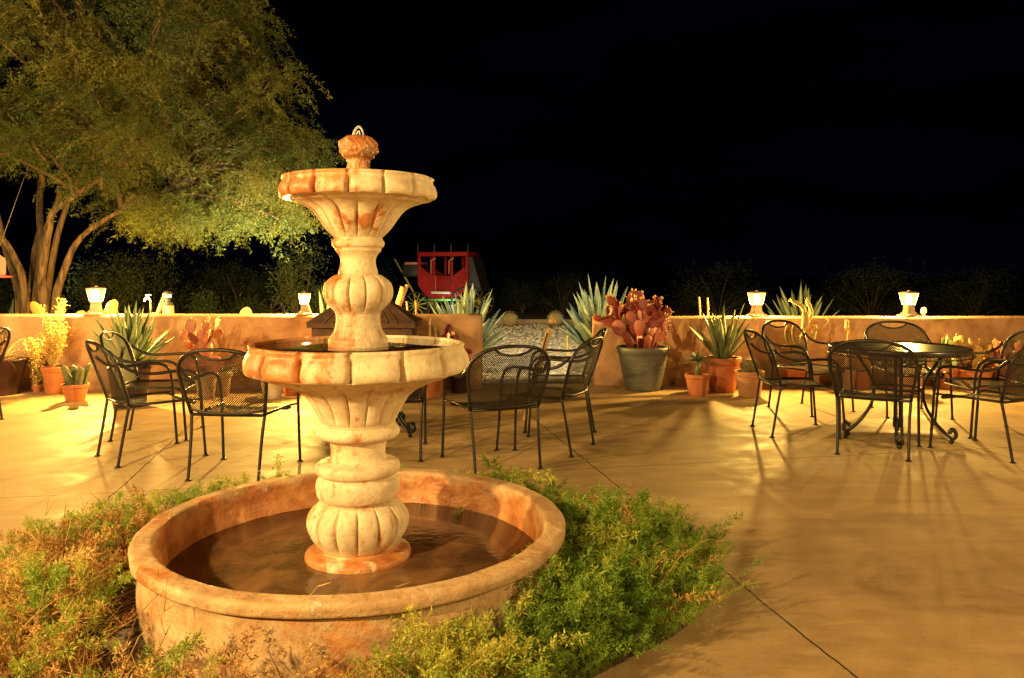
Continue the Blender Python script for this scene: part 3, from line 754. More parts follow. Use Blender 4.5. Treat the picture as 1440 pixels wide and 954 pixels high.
# ---------------------------------------------------------------- pots
def pot_mesh(rt, rb, h, style='rim', seg=48):
    if style == 'rim': p = [(0, 0), (rb*.96, 0), (rb, .008), (rt*.93, h*.78), (rt*.935, h*.8), (rt*1.0, h*.805), (rt*1.02, h*.83), (rt*1.035, h*.985), (rt*1.02, h), (rt*.90, h), (rt*.87, h*.9), (0, h*.88)]
    elif style == 'ribbed':
        p = [(0, 0), (rb*.97, 0), (rb, .01)]
        for i in range(1, 25):
            t = i/25; p.append((rb+(rt*.96-rb)*t**.85+.0018*sin(i*2.1), h*.84*t))
        p += [(rt*.975, h*.85), (rt*1.02, h*.87), (rt*1.04, h*.97), (rt*1.02, h), (rt*.9, h), (rt*.87, h*.93), (0, h*.92)]
    else: p = [(0, 0), (rb, 0), (rb*1.02, .01), (rt*.99, h*.93), (rt*1.03, h*.95), (rt*1.03, h), (rt*.92, h), (rt*.88, h*.92), (0, h*.9)]
    m = MB(); m.lathe(p[:-2], seg); m.f.pop(); m.sm.pop(); m.m.pop()   # open top
    m.f = [f for f in m.f]; return m, rt*.88, h*.9
def potted(px, pyb, rt, rb, h, mat, style, name, label, plant, X=None, yaw=0.0, group='potted plants along the wall'):
    x, y = gp(px, pyb); y = min(y+rb, (YL if px < 700 else YR)-rt*1.06-.03); x = (px-720)/F*y
    r = empty(name, (x, y, 0), yaw, label, 'potted plant', group)
    m, rs, zs = pot_mesh(rt, rb, h, style); m.build('pot', mat, r)
    m = MB(); m.lathe([(rs*1.01, zs), (rs*.6, zs+.008), (0, zs+.015)], 24, mod=lambda i, a, z, q: a); m.build('soil', M['soil'], r)
    plant(r, zs, rs); return r
def leaves_rosette(m, n, L0, L1, wid, e0, e1, rng, curve=.3, thick=.25, base=(0, 0, 0), brad=.06, seg=9, twist=0):
    """thick tapering leaves; e0/e1 elevation of outermost/innermost leaf in degrees"""
    for i in range(n):
        t = (i+.5)/n; az = i*2.39996+rng.uniform(-.2, .2); el = math.radians(e0+(e1-e0)*t+rng.uniform(-6, 6)); L = L0+(L1-L0)*t; L *= rng.uniform(.85, 1.12)
        d = Vector((cos(az)*cos(el), sin(az)*cos(el), sin(el))); s = Vector((-sin(az), cos(az), 0)); nrm = d.cross(s).normalized()*-1
        if nrm.z < 0: nrm = -nrm
        P = Vector(base)+Vector((cos(az), sin(az), 0))*brad*(1-t*.8); vs = []; fs = []; cv = curve*rng.uniform(.3, 1.3)*rng.choice([1, 1, 1, -.3]); tw = rng.uniform(-.35, .35)
        for j in range(seg+1):
            u = j/seg; p = P+d*(L*u)+(-Vector((0, 0, 1)) if cv > 0 else Vector((0, 0, 1)))*(abs(cv)*L*.35*u*u)
            w = wid*(.75+.6*u-.35*u*u)*(1-u**3.2)*.95+.001
            ss = s*cos(tw*u)+nrm*sin(tw*u); nn = nrm*cos(tw*u)-s*sin(tw*u)
            ed = nn*(w*.28)
            vs += [p-ss*w*.5+ed, p-nn*(w*thick*.5), p+ss*w*.5+ed, p+nn*(w*thick*.1)]
        for j in range(seg):
            for k in range(4): fs.append((j*4+k, j*4+(k+1) % 4, j*4+4+(k+1) % 4, j*4+4+k))
        fs.append((0, 1, 2, 3)); fs.append(tuple(seg*4+k for k in (3, 2, 1, 0)))
        m.add(vs, fs, True)
def agave(name, mat, loc, n, L0, L1, wid, e0, e1, seed, label=None, parent=None, curve=.3, brad=.08, group=None):
    rng = random.Random(seed); m = MB(); leaves_rosette(m, n, L0, L1, wid, e0, e1, rng, curve, brad=brad)
    if parent: return m.build('leaves', mat, parent, loc)
    o = m.build(name, mat, None, loc); return tag(o, label, 'agave', group)
def pad(m, c, d, nrm, L, W_, T, mi=0):
    d = d.normalized(); nrm = (nrm-d*nrm.dot(d)).normalized(); s = d.cross(nrm); vs = []; fs = []; seg = 14; rings = 9
    for i in range(rings+1):
        t = PI*i/rings
        for k in range(seg):
            q = 2*PI*k/seg; z = -cos(t); rr = sin(t)*(1+.18*z)
            vs.append(Vector(c)+d*(z*L*.5)+s*(rr*cos(q)*W_*.5)+nrm*(math.copysign(abs(sin(q))**.8, sin(q))*rr*T*.5))
    for i in range(rings):
        for k in range(seg): fs.append((i*seg+k, i*seg+(k+1) % seg, (i+1)*seg+(k+1) % seg, (i+1)*seg+k))
    m.add(vs, fs, True, mi)
def pear(seed, n0, depth, size, spread, fruit=.5, rad=.06, kmin=1, kmax=3, face=None):
    rng = random.Random(seed); m = MB(); fr = MB(); st = []
    for i in range(n0):
        az = 2*PI*i/n0+rng.uniform(-.5, .5); d = Vector((cos(az)*spread, sin(az)*spread, 1)).normalized()
        st.append((Vector((cos(az)*rad, sin(az)*rad, 0)), d, size*rng.uniform(.85, 1.15), 0))
    while st:
        b, d, s, dp = st.pop(); az = rng.uniform(0, 6.3); nrm = Vector((cos(az), sin(az)-.9, .1))
        nrm = (nrm-d*nrm.dot(d)).normalized(); L = s*rng.uniform(.9, 1.15); W_ = L*rng.uniform(.72, .92)
        c = b+d*L*.47; pad(m, c, d, nrm, L, W_, L*.13); sd = d.cross(nrm)
        if dp < depth:
            for k in range(rng.randint(kmin, kmax)):
                a = rng.uniform(-1.05, 1.05); pp = c+d*cos(a)*L*.46+sd*sin(a)*W_*.46
                nd = (d*cos(a)+sd*sin(a)+Vector((rng.uniform(-.3, .3), rng.uniform(-.3, .3), .55))).normalized(); st.append((pp, nd, s*rng.uniform(.72, .95), dp+1))
        else:
            for k in range(4):
                if rng.random() < fruit:
                    a = rng.uniform(-1.1, 1.1); pp = c+d*cos(a)*L*.5+sd*sin(a)*W_*.5; fd = (d*cos(a)+sd*sin(a)).normalized()
                    pad(fr, pp+fd*s*.08, fd, nrm, s*.24, s*.12, s*.12)
    return m, fr
def pear_plant(seed, n0, depth, size, spread, fruit=.5, pm='pear', fm='fruit', rad=.06, kmin=1, kmax=3):
    def f(r, z, rs):
        m, fr = pear(seed, n0, depth, size, spread, fruit, rad, kmin, kmax); m.build('pads', M[pm], r, (0, 0, z))
        k = 15*9-14+0
        nv = 14*10
        for i in range(0, len(fr.v), nv):
            one = MB(); one.v = fr.v[i:i+nv]; nf = 14*9; j = i//nv*nf; one.f = [tuple(a-i for a in f) for f in fr.f[j:j+nf]]; one.sm = [True]*nf; one.m = [0]*nf; one.build('fruit', M[fm], r, (0, 0, z))
    return f
def aloe_plant(mat, n, L0, L1, w, e0, e1, seed, curve=.25, brad=.05):
    def f(r, z, rs): agave('', M[mat], (0, 0, z), n, L0, L1, w, e0, e1, seed, parent=r, curve=curve, brad=brad)
    return f
def barrel_plant(rad, mat='barrel', ribs=18, hh=.9):
    def f(r, z, rs):
        m = MB(); m.lathe([(rad*sin(PI*i/22), rad*hh*(1-cos(PI*i/22))-.01) for i in range(23)], ribs*6, mod=lambda i, a, zz, q: a*(1-.14*abs(sin(ribs*q/2))**.6*.9+.07)); m.build('barrel', M[mat], r, (0, 0, z))
        sp = MB(); rg = random.Random(3)
        for k in range(ribs):
            for i in range(3, 22, 2):
                q = 2*PI*k/ribs+0; a = rad*1.02*sin(PI*i/22); p = Vector((a*cos(q), a*sin(q), rad*hh*(1-cos(PI*i/22))))
                for s_ in range(2):
                    dd = Vector((cos(q)*sin(PI*i/22)+rg.uniform(-.6, .6), sin(q)*sin(PI*i/22)+rg.uniform(-.6, .6), -cos(PI*i/22)+rg.uniform(-.6, .6))).normalized()*rad*.2
                    sp.tube([p, p+dd], [.0018, .0006], 3)
        sp.build('spines', M['cholla'], r, (0, 0, z))
    return f
def columns_plant(n, h, rad, mat='cactus', sp_=.07, seed=1):
    def f(r, z, rs):
        rg = random.Random(seed); m = MB()
        for k in range(n):
            a = 2*PI*k/n+rg.uniform(-.4, .4); d = sp_*rg.uniform(.5, 1.1); hh = h*rg.uniform(.6, 1.1)
            prof = [(rad*(1-.15*i/10)*(1 if i < 10 else .6), hh*i/10) for i in range(11)]+[(0, hh*1.06)]
            lx, ly = cos(a)*.35, sin(a)*.35; b = len(m.v); m.lathe(prof, 24, (d*cos(a), d*sin(a), 0), mod=lambda i, q0, zz, q: q0*(1-.22*abs(sin(4*q))))
            for j in range(b, len(m.v)): v = m.v[j]; m.v[j] = (v[0]+lx*v[2], v[1]+ly*v[2], v[2])
        m.build('stems', M[mat], r, (0, 0, z))
    return f
def wispy(n, L, mat, up=.5, seed=1, w=.004, droop=.6, thick=True, stem=0.0):
    def f(r, z, rs):
        rg = random.Random(seed); m = MB()
        if stem: m.tube([(0, 0, 0), (.005, 0, stem)], [.03, .022], 8)
        for k in range(n):
            az = rg.uniform(0, 6.3); el = rg.uniform(.1, 1.5)*up+.15; l = L*rg.uniform(.6, 1.15); d = Vector((cos(az)*cos(el), sin(az)*cos(el), sin(el)))
            P = [Vector((0, 0, stem))+d*l*t-Vector((0, 0, 1))*droop*l*t*t for t in (0, .25, .5, .75, 1)]; m.tube(P, [w, w, w*.8, w*.6, w*.2], 4)
        o = m.build('blades', M[mat], r, (0, 0, z))
    return f
def shrub_plant(h, rad, mat, seed, n=260):
    def f(r, z, rs):
        rg = random.Random(seed); rn = np.random.default_rng(seed); st = MB(); T = []
        for k in range(11):
            az = rg.uniform(0, 6.3); a = rad*rg.uniform(.2, 1); hh = h*rg.uniform(.45, 1.0)
            P = spline([(0, 0, 0), (a*.3*cos(az), a*.3*sin(az), hh*.35), (a*.7*cos(az), a*.7*sin(az), hh*.7), (a*cos(az), a*sin(az), hh)], 5); st.tube(P, [.008*(1-.6*i/len(P)) for i in range(len(P))], 5)
            for i in range(3, len(P)):
                c = np.array(P[i])+rn.normal(size=(14, 3))*.022
                T.append(leaflet(c, rn.normal(size=(14, 3))+np.array([0, 0, .5]), rn.uniform(.022, .04, 14), .016, rn))
        st.build('stems', M['wood'], r, (0, 0, z)); T = np.concatenate(T); o = tri_mesh('foliage', T, rn.uniform(0, 1, len(T)), M[mat], r); o.location = (0, 0, z)
    return f
def cholla_plant(seed, segs):
    """segs: list of polylines in (x, z), thick spiny joints"""
    def f(r, z, rs):
        rg = random.Random(seed); m = MB()
        for (P, ra) in segs:
            pp = spline([(x, rg.uniform(-.05, .05), zz) for x, zz in P], 6); n = len(pp)
            m.tube([p+Vector((rg.uniform(-.002, .002),)*3) for p in pp], [ra*(.8+.25*abs(sin(i*1.15))) for i in range(n-1)]+[ra*.4], 9)
            for i in range(n):
                for k in range(9):
                    d = Vector((rg.gauss(0, 1), rg.gauss(0, 1), rg.gauss(0, 1))).normalized()*(ra+.012); m.tube([pp[i], pp[i]+d], [.0022, .0008], 3)
        m.build('joints', M['cholla'], r, (0, 0, z))
    return f
# left of the opening
potted(2, 558, .245, .165, .40, M['dpot'], 'plain', 'potted_grass', 'dark red glazed pot with thin dry grass at the left edge', wispy(60, .62, 'wood', .95, 4, .0022, .45))
potted(76, 555, .125, .09, .30, M['terra'], 'rim', 'potted_shrub', 'tall golden leafy shrub in a terracotta pot, second pot from the left edge', shrub_plant(.78, .15, 'yshrub', 5))
potted(52, 552, .05, .04, .08, M['terra'], 'rim', 'potted_twigs', 'little pot of fine golden twigs between the dark pot and the golden shrub', shrub_plant(.60, .13, 'yshrub', 9))
potted(106, 566, .132, .09, .18, M['terra'], 'rim', 'potted_cactus', 'small orange terracotta pot with short fat cactus stems, standing forward of the shrub', columns_plant(6, .22, .042, 'cactus', .06, 2))
potted(182, 575, .20, .15, .40, M['ppot'], 'plain', 'potted_agave', 'big plum coloured pot with a tall spiky agave, behind the chairs at the left', aloe_plant('agave2', 46, .45, .72, .085, 30, 86, 3, .12, .06))
potted(290, 563, .115, .085, .29, M['clay2'], 'rim', 'potted_pear', 'tan pot of orange and red prickly pear pads, left of the fountain', pear_plant(21, 3, 3, .20, .35, .5, 'pear2', 'fruit', .05, 1, 2))
potted(311, 559, .115, .08, .27, M['clay2'], 'rim', 'potted_agave', 'tan pot of short drooping spiky leaves, in front of the orange prickly pear', wispy(34, .27, 'aloe', .8, 8, .007, .5))
potted(383, 562, .125, .09, .23, M['clay'], 'plain', 'potted_pear', 'white pot with a few small brown pads, just left of the fountain', pear_plant(5, 3, 1, .15, .9, .6, 'pear2', 'fruit', .05, 1, 2))
potted(410, 557, .11, .08, .22, M['terra'], 'rim', 'potted_shrub', 'terracotta pot with low twiggy shrub, half hidden by the lower bowl', shrub_plant(.30, .12, 'yshrub', 14))
potted(607, 560, .145, .11, .28, M['terra'], 'rim', 'potted_cactus', 'terracotta pot with one tall thin red stem, right behind the fountain bowl', cholla_plant(4, [([(0, 0), (.02, .2), (-.02, .45), (0, .62)], .016), ([(0, .3), (.04, .4), (.03, .5)], .013)]))
potted(646, 552, .12, .09, .24, M['ppot'], 'plain', 'potted_pear', 'deep red prickly pear in a dark pot at the end of the left wall', pear_plant(31, 3, 3, .185, .45, .15, 'pear', 'fruitr', .05, 1, 2))
# right of the opening
potted(904, 549, .295, .195, .50, M['greypot'], 'ribbed', 'potted_pear', 'large grey green ribbed pot overflowing with red prickly pear', pear_plant(12, 6, 3, .225, .42, .75, 'pear', 'fruit', .12, 1, 3))
potted(981, 558, .135, .10, .235, M['terra'], 'rim', 'potted_palm', 'small terracotta pot with a spiky ponytail tuft between the ribbed pot and the aloe', wispy(90, .26, 'aloe', 1.0, 6, .0035, .55, stem=.16))
potted(1016, 553, .205, .14, .39, M['terra'], 'rim', 'potted_aloe', 'terracotta pot with tall upright grey green aloe leaves under the lantern', aloe_plant('aloe', 17, .55, .66, .085, 42, 86, 8, .12, .05))
potted(1054, 560, .155, .115, .28, M['terra2'], 'rim', 'potted_cactus', 'pale terracotta pot with a round barrel cactus, right of the aloe', barrel_plant(.095))
potted(1124, 545, .15, .11, .26, M['terra'], 'rim', 'potted_cactus', 'terracotta pot with a golden branching cactus rising above the wall, behind the chairs', cholla_plant(2, [
    ([(0, 0), (.02, .25), (.04, .42)], .022), ([(.04, .42), (.05, .60), (.02, .72), (-.10, .80)], .024), ([(.04, .40), (.12, .55), (.16, .66), (.10, .80)], .024),
    ([(.03, .35), (.08, .52), (.07, .66)], .022), ([(-.02, .2), (-.12, .32), (-.16, .48)], .026), ([(-.02, .28), (-.06, .38), (-.08, .50)], .024), ([(.04, .25), (.14, .34), (.20, .50)], .024), ([(.16, .42), (.27, .50), (.34, .57)], .015), ([(0, .1), (-.1, .18), (-.2, .28)], .02)]))
potted(1190, 548, .11, .085, .22, M['terra2'], 'rim', 'potted_cactus', 'slim potted cactus with one club shaped stem, left behind the round table', cholla_plant(9, [([(0, 0), (.0, .3), (.02, .52)], .009), ([(.02, .50), (.03, .60)], .024), ([(0, .15), (-.05, .25)], .02)]))
potted(1212, 548, .11, .085, .20, M['terra'], 'rim', 'potted_pear', 'potted prickly pear with bright yellow pads behind the round table', pear_plant(44, 2, 2, .16, .3, .2, 'peary', 'fruit', .04, 1, 2))
potted(1279, 553, .17, .13, .31, M['terra2'], 'rim', 'potted_pear', 'terracotta pot with pale green pads under the rightmost lantern, behind the table', pear_plant(45, 3, 1, .20, .3, .2, 'pearg', 'fruit', .06, 1, 1))
potted(1330, 548, .13, .10, .24, M['terra'], 'rim', 'potted_pear', 'terracotta pot with green and golden pads right of the round table', pear_plant(47, 2, 2, .17, .3, .3, 'pearg', 'fruit', .05, 1, 2))
potted(1368, 548, .22, .16, .26, M['terra'], 'rim', 'potted_pear', 'wide terracotta pot with big yellow pads, behind the chairs at the right edge', pear_plant(48, 3, 2, .19, .4, .3, 'peary', 'fruit', .09, 1, 2))
potted(1412, 548, .13, .10, .30, M['terra'], 'rim', 'potted_pear', 'terracotta pot with small orange red pads, last pot before the right edge', pear_plant(49, 3, 2, .13, .5, .4, 'pear2', 'fruit', .05, 1, 2))

# ---------------------------------------------------------------- brown box behind the fountain
Yb = 8.62; x0 = wx(441, Yb); x1 = wx(588, Yb); xc = (x0+x1)/2; hw = (x1-x0)/2; ze = wz(459, Yb); zp = wz(420, Yb)
bxo = empty('storage_box', (xc, Yb, 0), 0, 'brown panelled box with a low pitched lid standing against the wall behind the fountain', 'box')
m = MB(); m.box((0, 0, ze/2), (hw*.93, hw*.45, ze/2), bev=.01); m.build('body', M['brown'], bxo)
m = MB()
for i, cx in enumerate((-.62, 0, .62)): m.box((cx*hw, -hw*.45-.008, ze*.5), (hw*.24, .008, ze*.36), bev=.004)
m.build('panel', M['panel'], bxo)
m = MB(); hd = hw*.52
ring = [(-hw, -hd), (-.3*hw, -hd*1.06), (.35*hw, -hd*1.04), (hw, -hd), (hw, hd), (-hw, hd)]; v = [(a, b_, ze) for a, b_ in ring]+[(a, b_, ze+.05) for a, b_ in ring]+[(a*.35, b_*.2, zp) for a, b_ in ring]
fs = [(5, 4, 3, 2, 1, 0), (12, 13, 14, 15, 16, 17)]
for i in range(6):
    j = (i+1) % 6; fs += [(i, j, 6+j, 6+i), (6+i, 6+j, 12+j, 12+i)]
m.add(v, fs, False)
for i in range(6):
    for q in range(1): m.tube([Vector(v[6+i]), Vector(v[12+i])], .014, 6)
for i in range(-5, 6):
    if abs(i) < 5: m.tube([(i*.17*hw, -hd-.03, ze+.055), (i*.075*hw, -hd*.2, zp+.002)], .008, 5)
m.build('lid', M['brown'], bxo)

# ---------------------------------------------------------------- leaning post and stakes in the opening
x, y = .12, 7.1
m = MB(); P = spline([(0, 0, 0), (.05, .02, .25), (.13, .03, .52), (.225, .03, .84)], 6); m.tube(P, [.026+.004*sin(i*1.7) for i in range(len(P))], 10)
pl = empty('garden_torch', (x, y, 0), 0, 'leaning tan wooden torch with a round knob top, behind the chairs in the opening', 'torch'); m.build('pole', M['wood'], pl)
m = MB(); m.tube([(.235, .03, .85), (.238, .03, .875)], .022, 10); m.build('collar', M['black'], pl)
m = MB(); m.ball((.245, .03, .905), .036, 12, 9, (1, 1, .8), .15); m.tube([(.245, .03, .93), (.238, .03, .965)], [.012, .005], 6); m.build('knob', M['wood'], pl)
m = MB(); m.tube([(-.012, -.03, .12), (.045, -.012, .3), (.12, .0, .52), (.20, 0, .80)], .007, 5); m.build('strap', M['black'], pl)
for (pa, pb, Y, r, mt, lab) in ((((797, 487)), (798, 465), 12.2, .012, 'yellow', 'thin yellow stake upright in the gravel of the opening'),
                               ((549, 462), (568, 404), 9.9, .045, 'wood', 'thick tan stake leaning behind the wall, right of the fountain neck'),
                               ((585, 462), (585, 423), 9.75, .013, 'owood', 'straight thin orange stake behind the wall beside the brown box'),
                               ((574, 462), (572, 424), 9.9, .012, 'redt', 'short pinkish stake between the tan and the orange one'),
                               ((986, 470), (983, 418), 9.85, .012, 'wood', 'thin tan stake behind the wall left of the aloe, left one of two'),
                               ((996, 470), (995, 419), 9.85, .012, 'wood', 'thin tan stake behind the wall left of the aloe, right one of two')):
    xa, xb = wx(pa[0], Y), wx(pb[0], Y); zb = wz(pb[1], Y); za = wz(pa[1], Y); sl = (xb-xa)/(zb-za)
    m = MB(); n = 8; m.tube([(xa-sl*za+sl*(zb*i/n)+.004*sin(i*2), Y, -.03+(zb+.03)*i/n) for i in range(n+1)], r, 8)
    if r > .03: m.tube([(xb-.03, Y, zb-.16), (xb+.045, Y, zb+.03)], r*.5, 7)
    tag(m.build('wooden_stake', M[mt]), lab, 'stake')

# ---------------------------------------------------------------- agaves and cacti beyond the walls
def yagave(px, Y, n, L0, L1, w, e0, e1, seed, label, z=.0, mat='agave', curve=.2):
    return agave('agave_plant', M[mat], (wx(px, Y), Y, z), n, L0, L1, w, e0, e1, seed, label, curve=curve, brad=.12, group='agaves beyond the walls')
yagave(842, 10.7, 44, .70, 1.10, .155, 42, 86, 5, 'large grey green agave beyond the left end of the right wall', .25)
yagave(655, 10.5, 42, .60, 1.05, .155, 32, 86, 6, 'large pale green agave at the opening, beyond the end of the left wall', .22)
yagave(1126, 12.6, 32, .75, 1.02, .15, 46, 86, 7, 'dark agave beyond the right wall, behind the golden branching cactus', .2)
yagave(462, 10.4, 34, .9, 1.05, .15, 35, 86, 8, 'grey agave beyond the wall, between the lantern and the fountain neck', .15)
yagave(12, 12.5, 20, .6, .75, .10, 25, 86, 9, 'dim agave beyond the wall at the left edge, beside the tree trunk', .2)
for px, py, lab in ((717, 459, 'round barrel cactus at the far edge of the gravel, left one of two'), (781, 458, 'round barrel cactus at the far edge of the gravel, right one of two')):
    x, y = gp(px, py); r = empty('barrel_cactus', (x, y, 0), 0, lab, 'cactus', 'barrel cacti by the gravel'); barrel_plant(.205, 'barrel', 20)(r, 0, .2)
for px, Y, sd, mt, lab, s_ in ((78, 9.75, 61, 'peary', 'orange prickly pear beyond the wall, in front of the tree trunk', .17), (142, 9.8, 64, 'peary', 'golden prickly pear beyond the wall, right under the leftmost lantern', .19), (356, 9.8, 63, 'pear2', 'small prickly pear just topping the wall between the wheel and the red pads', .12)):
    m, fr = pear(sd, 4, 3, s_*1.25, .4, .3, .08, 1, 2); H_ = {78: 1.0, 142: 1.02, 356: .93}[px]; mx = max(v[2] for v in m.v); k = H_/mx
    r = empty('prickly_pear', (wx(px, Y), Y, 0), 0, lab, 'cactus'); r.scale = (k*.8, k*.8, k); m.build('pads', M[mt], r)
m = MB(); m.tube(spline([(0, 0, 0), (.01, 0, .5), (0, 0, .84)], 6), .016, 8); m.ball((0, 0, .875), .04, 12, 9, (1, 1, 1.2), .1); tag(m.build('cactus_stem', M['cholla'], None, (wx(1299, 9.85), 9.85, 0)), 'single round tipped cactus stem beyond the wall, right of the rightmost lantern', 'cactus')

# ---------------------------------------------------------------- posts, tap, feeder, wheel
Y = 9.75
m = MB(); m.box((0, 0, .45), (.055, .05, .50), bev=.015); 
ps = empty('garden_post', (wx(237, Y), Y, 0), 0, 'tan wooden post beyond the wall carrying a small black solar lamp', 'post'); m.build('post', M['wood'], ps)
m = MB(); m.tube([(-.19, .02, .72), (-.05, .02, 1.08)], .03, 8); m.tube([(-.19, .02, 0), (-.19, .02, .86)], .038, 8); m.tube([(-.19, .02, .78), (-.09, .02, .80)], .02, 8); m.build('brace', M['wood'], ps)
sl = empty('solar_lamp', (wx(236, Y), Y, .95+.0), 0, 'small black solar lamp with a lit band standing on the tan post', 'lamp')
m = MB(); m.lathe([(0, 0), (.06, 0), (.07, .02), (.035, .05), (.03, .07), (.045, .08), (0, .08)], 20); m.build('base', M['black'], sl)
m = MB(); m.lathe([(0, .08), (.04, .08), (.045, .10), (0, .10)], 20); m.build('band', M['black'], sl)
m = MB(); m.lathe([(.0, .10), (.042, .10), (.042, .135), (0, .135)], 20); m.build('lit_band', m_emit('solar_glow', (1, .8, .5), 1.1), sl)
m = MB(); m.lathe([(0, .135), (.06, .135), (.065, .15), (.03, .175), (0, .18)], 20); m.build('cap', M['black'], sl)
tp = empty('garden_tap', (wx(213, Y), Y-.02, 0), 0, 'small grey metal tap on a riser pipe left of the tan post', 'tap')
m = MB(); m.tube([(0, 0, 0), (0, 0, 1.0)], .012, 8); m.build('riser', M['greyw'], tp)
m = MB(); m.tube(spline([(0, 0, 1.0), (-.02, 0, 1.04), (-.06, 0, 1.045), (-.075, 0, 1.0)], 4), .012, 8); m.tube([(-.03, 0, 1.05), (-.03, 0, 1.08)], .006, 6); m.tube([(-.065, 0, 1.08), (.005, 0, 1.08)], .008, 6); m.build('spout', M['white'], tp)
# hanging feeder by the trunk
Yf = 9.9; fd = empty('bird_feeder', (wx(-2, Yf), Yf, wz(391, Yf)), 0, 'orange glass feeder on a red tray hanging at the left edge by the trunk', 'bird feeder')
m = MB(); m.lathe([(0, 0), (.13, 0), (.15, .012), (.15, .022), (.06, .035), (0, .035)], 32); m.build('tray', M['fruitr'], fd)
m = MB(); m.lathe([(0, .035), (.07, .036), (.078, .06), (.08, .2), (.07, .25), (.03, .275), (.02, .29), (0, .29)], 32); m.build('glass_jar', m_emit('orange_glass_glow', (1, .32, .07), .55), fd)  # glow put into the jar's own material, the feeder is no lamp
m = MB(); m.tube([(0, 0, .29), (0, 0, .36)], .012, 8); m.tube([(0, 0, .36), (0.15, .6, 1.9)], .003, 5); m.build('hook', M['greyw'], fd)
# wagon wheel
wy = 20.2; wr = .36; wh = empty('wagon_wheel', (wx(381, wy), wy, wr), 0, 'old spoked wagon wheel standing among dark shrubs left of the fountain', 'wheel')
m = MB(); m.tube([(wr*cos(q), 0, wr*sin(q)) for q in [2*PI*i/48 for i in range(48)]], .022, 8, closed=True); m.build('rim', M['clay2'], wh)
m = MB()
for i in range(12): q = 2*PI*i/12; m.tube([(.04*cos(q), 0, .04*sin(q)), (wr*cos(q), 0, wr*sin(q))], .011, 6)
m.build('spokes', M['clay2'], wh)
m = MB(); m.lathe([(0, -.07), (.04, -.06), (.055, 0), (.04, .06), (0, .07)], 20); o = m.build('hub', M['clay2'], wh); o.rotation_euler[0] = PI/2

# ---------------------------------------------------------------- the red coach far back
Yc = 25.0; k = Yc/F                    # metres per pixel of the photograph there
cx = wx(631, Yc); co_ = empty('stage_coach', (cx, Yc, 0), math.radians(-13), 'red stage coach with three windows standing far back in the dark', 'coach')
def cz(py): return wz(py, Yc)
D = .62
# side panels: curved tub, pillars, roof
xs = [i/12*2-1 for i in range(13)]; hw = 36*k
def tubside(yy, t):
    m = MB(); vs = []; fs = []
    n = 24
    for s_ in (0, 1):
        for i in range(n+1):
            u = i/n*2-1; zb = cz(421)+(cz(400)-cz(421))*abs(u)**3.2; ztp = cz(388)+(cz(374)-cz(388))*max(0, (abs(u)-.45)/.55)**.8 if abs(u) > .45 else cz(388)
            vs += [(u*hw, yy+s_*t, zb), (u*hw, yy+s_*t, ztp)]
    N_ = (n+1)*2
    for i in range(n):
        a = i*2; fs += [(a, a+2, a+3, a+1), (N_+a, N_+a+1, N_+a+3, N_+a+2), (a+1, a+3, N_+a+3, N_+a+1), (a, N_+a, N_+a+2, a+2)]
    fs += [(0, 1, N_+1, N_), (2*n, N_+2*n, N_+2*n+1, 2*n+1)]
    m.add(vs, fs, False); return m
for yy in (-D, D-.04): tubside(yy, .04).build('side_panel', M['red'], co_)
m = MB(); m.box((0, 0, (cz(355)+cz(361))/2), (hw*1.02, D+.03, (cz(355)-cz(361))/2), bev=.03); m.build('roof', M['red'], co_)
for yy in (-D+.02, D-.02):
    for u, w in ((-.95, 2.4), (-.36, 1.8), (.36, 1.8), (.95, 2.4)):
        m = MB(); m.box((u*hw, yy, (cz(361)+cz(392))/2), (w*k, .03, (cz(361)-cz(392))/2), bev=.008); m.build('pillar', M['red'], co_)
for x_ in (-.36, .36):
    m = MB(); m.tube([(x_*hw-.08, -D-.02, cz(386)), (x_*hw-.08, -D-.02, cz(367)), (x_*hw+.08, -D-.02, cz(364))], .018, 6); m.build('window_trim', M['redt'], co_)
m = MB(); m.box((0, -D-.012, (cz(389)+cz(412))/2), (hw*.30, .012, (cz(389)-cz(412))/2), bev=.006)
dr = m.build('door', M['red'], co_); m = MB(); m.tube([(-hw*.27, -D-.04, cz(388)), (-hw*.27, -D-.04, cz(410))], .016, 6); m.build('handle', M['redt'], dr)
m = MB(); m.box((0, -D-.13, cz(411)), (.30, .10, .035), bev=.01); m.build('step', M['white'], co_)
m = MB(); m.box((0, 0, cz(420)), (hw*.9, D*.8, .05), bev=.01); m.build('floor', M['black'], co_)
for u in (-1, -.33, .33, 1):
    m = MB(); m.tube([(u*hw, -D, cz(355)), (u*hw, -D, cz(345))], .012, 5); m.build('roof_post', M['greyw'], co_)
m = MB(); m.box((-hw*1.0-.30, 0, cz(380)), (.30, D*.8, .22), bev=.08); m.build('driver_box', M['black'], co_)
m = MB(); m.box((-hw*1.0-.26, -.05, cz(371)), (.24, D*.7, .045), bev=.02); m.build('driver_seat', M['redt'], co_)
m = MB(); v = [(hw, -D*.9, cz(362)), (hw, D*.9, cz(362)), (hw, -D*.9, cz(412)), (hw, D*.9, cz(412)), (hw+.42, -D*.9, cz(408)), (hw+.42, D*.9, cz(408)), (hw+.12, -D*.9, cz(362)), (hw+.12, D*.9, cz(362))]
m.add(v, [(0, 6, 4, 2), (1, 3, 5, 7), (6, 7, 5, 4), (0, 1, 7, 6), (2, 4, 5, 3), (0, 2, 3, 1)], False); m.build('luggage_boot', M['black'], co_)
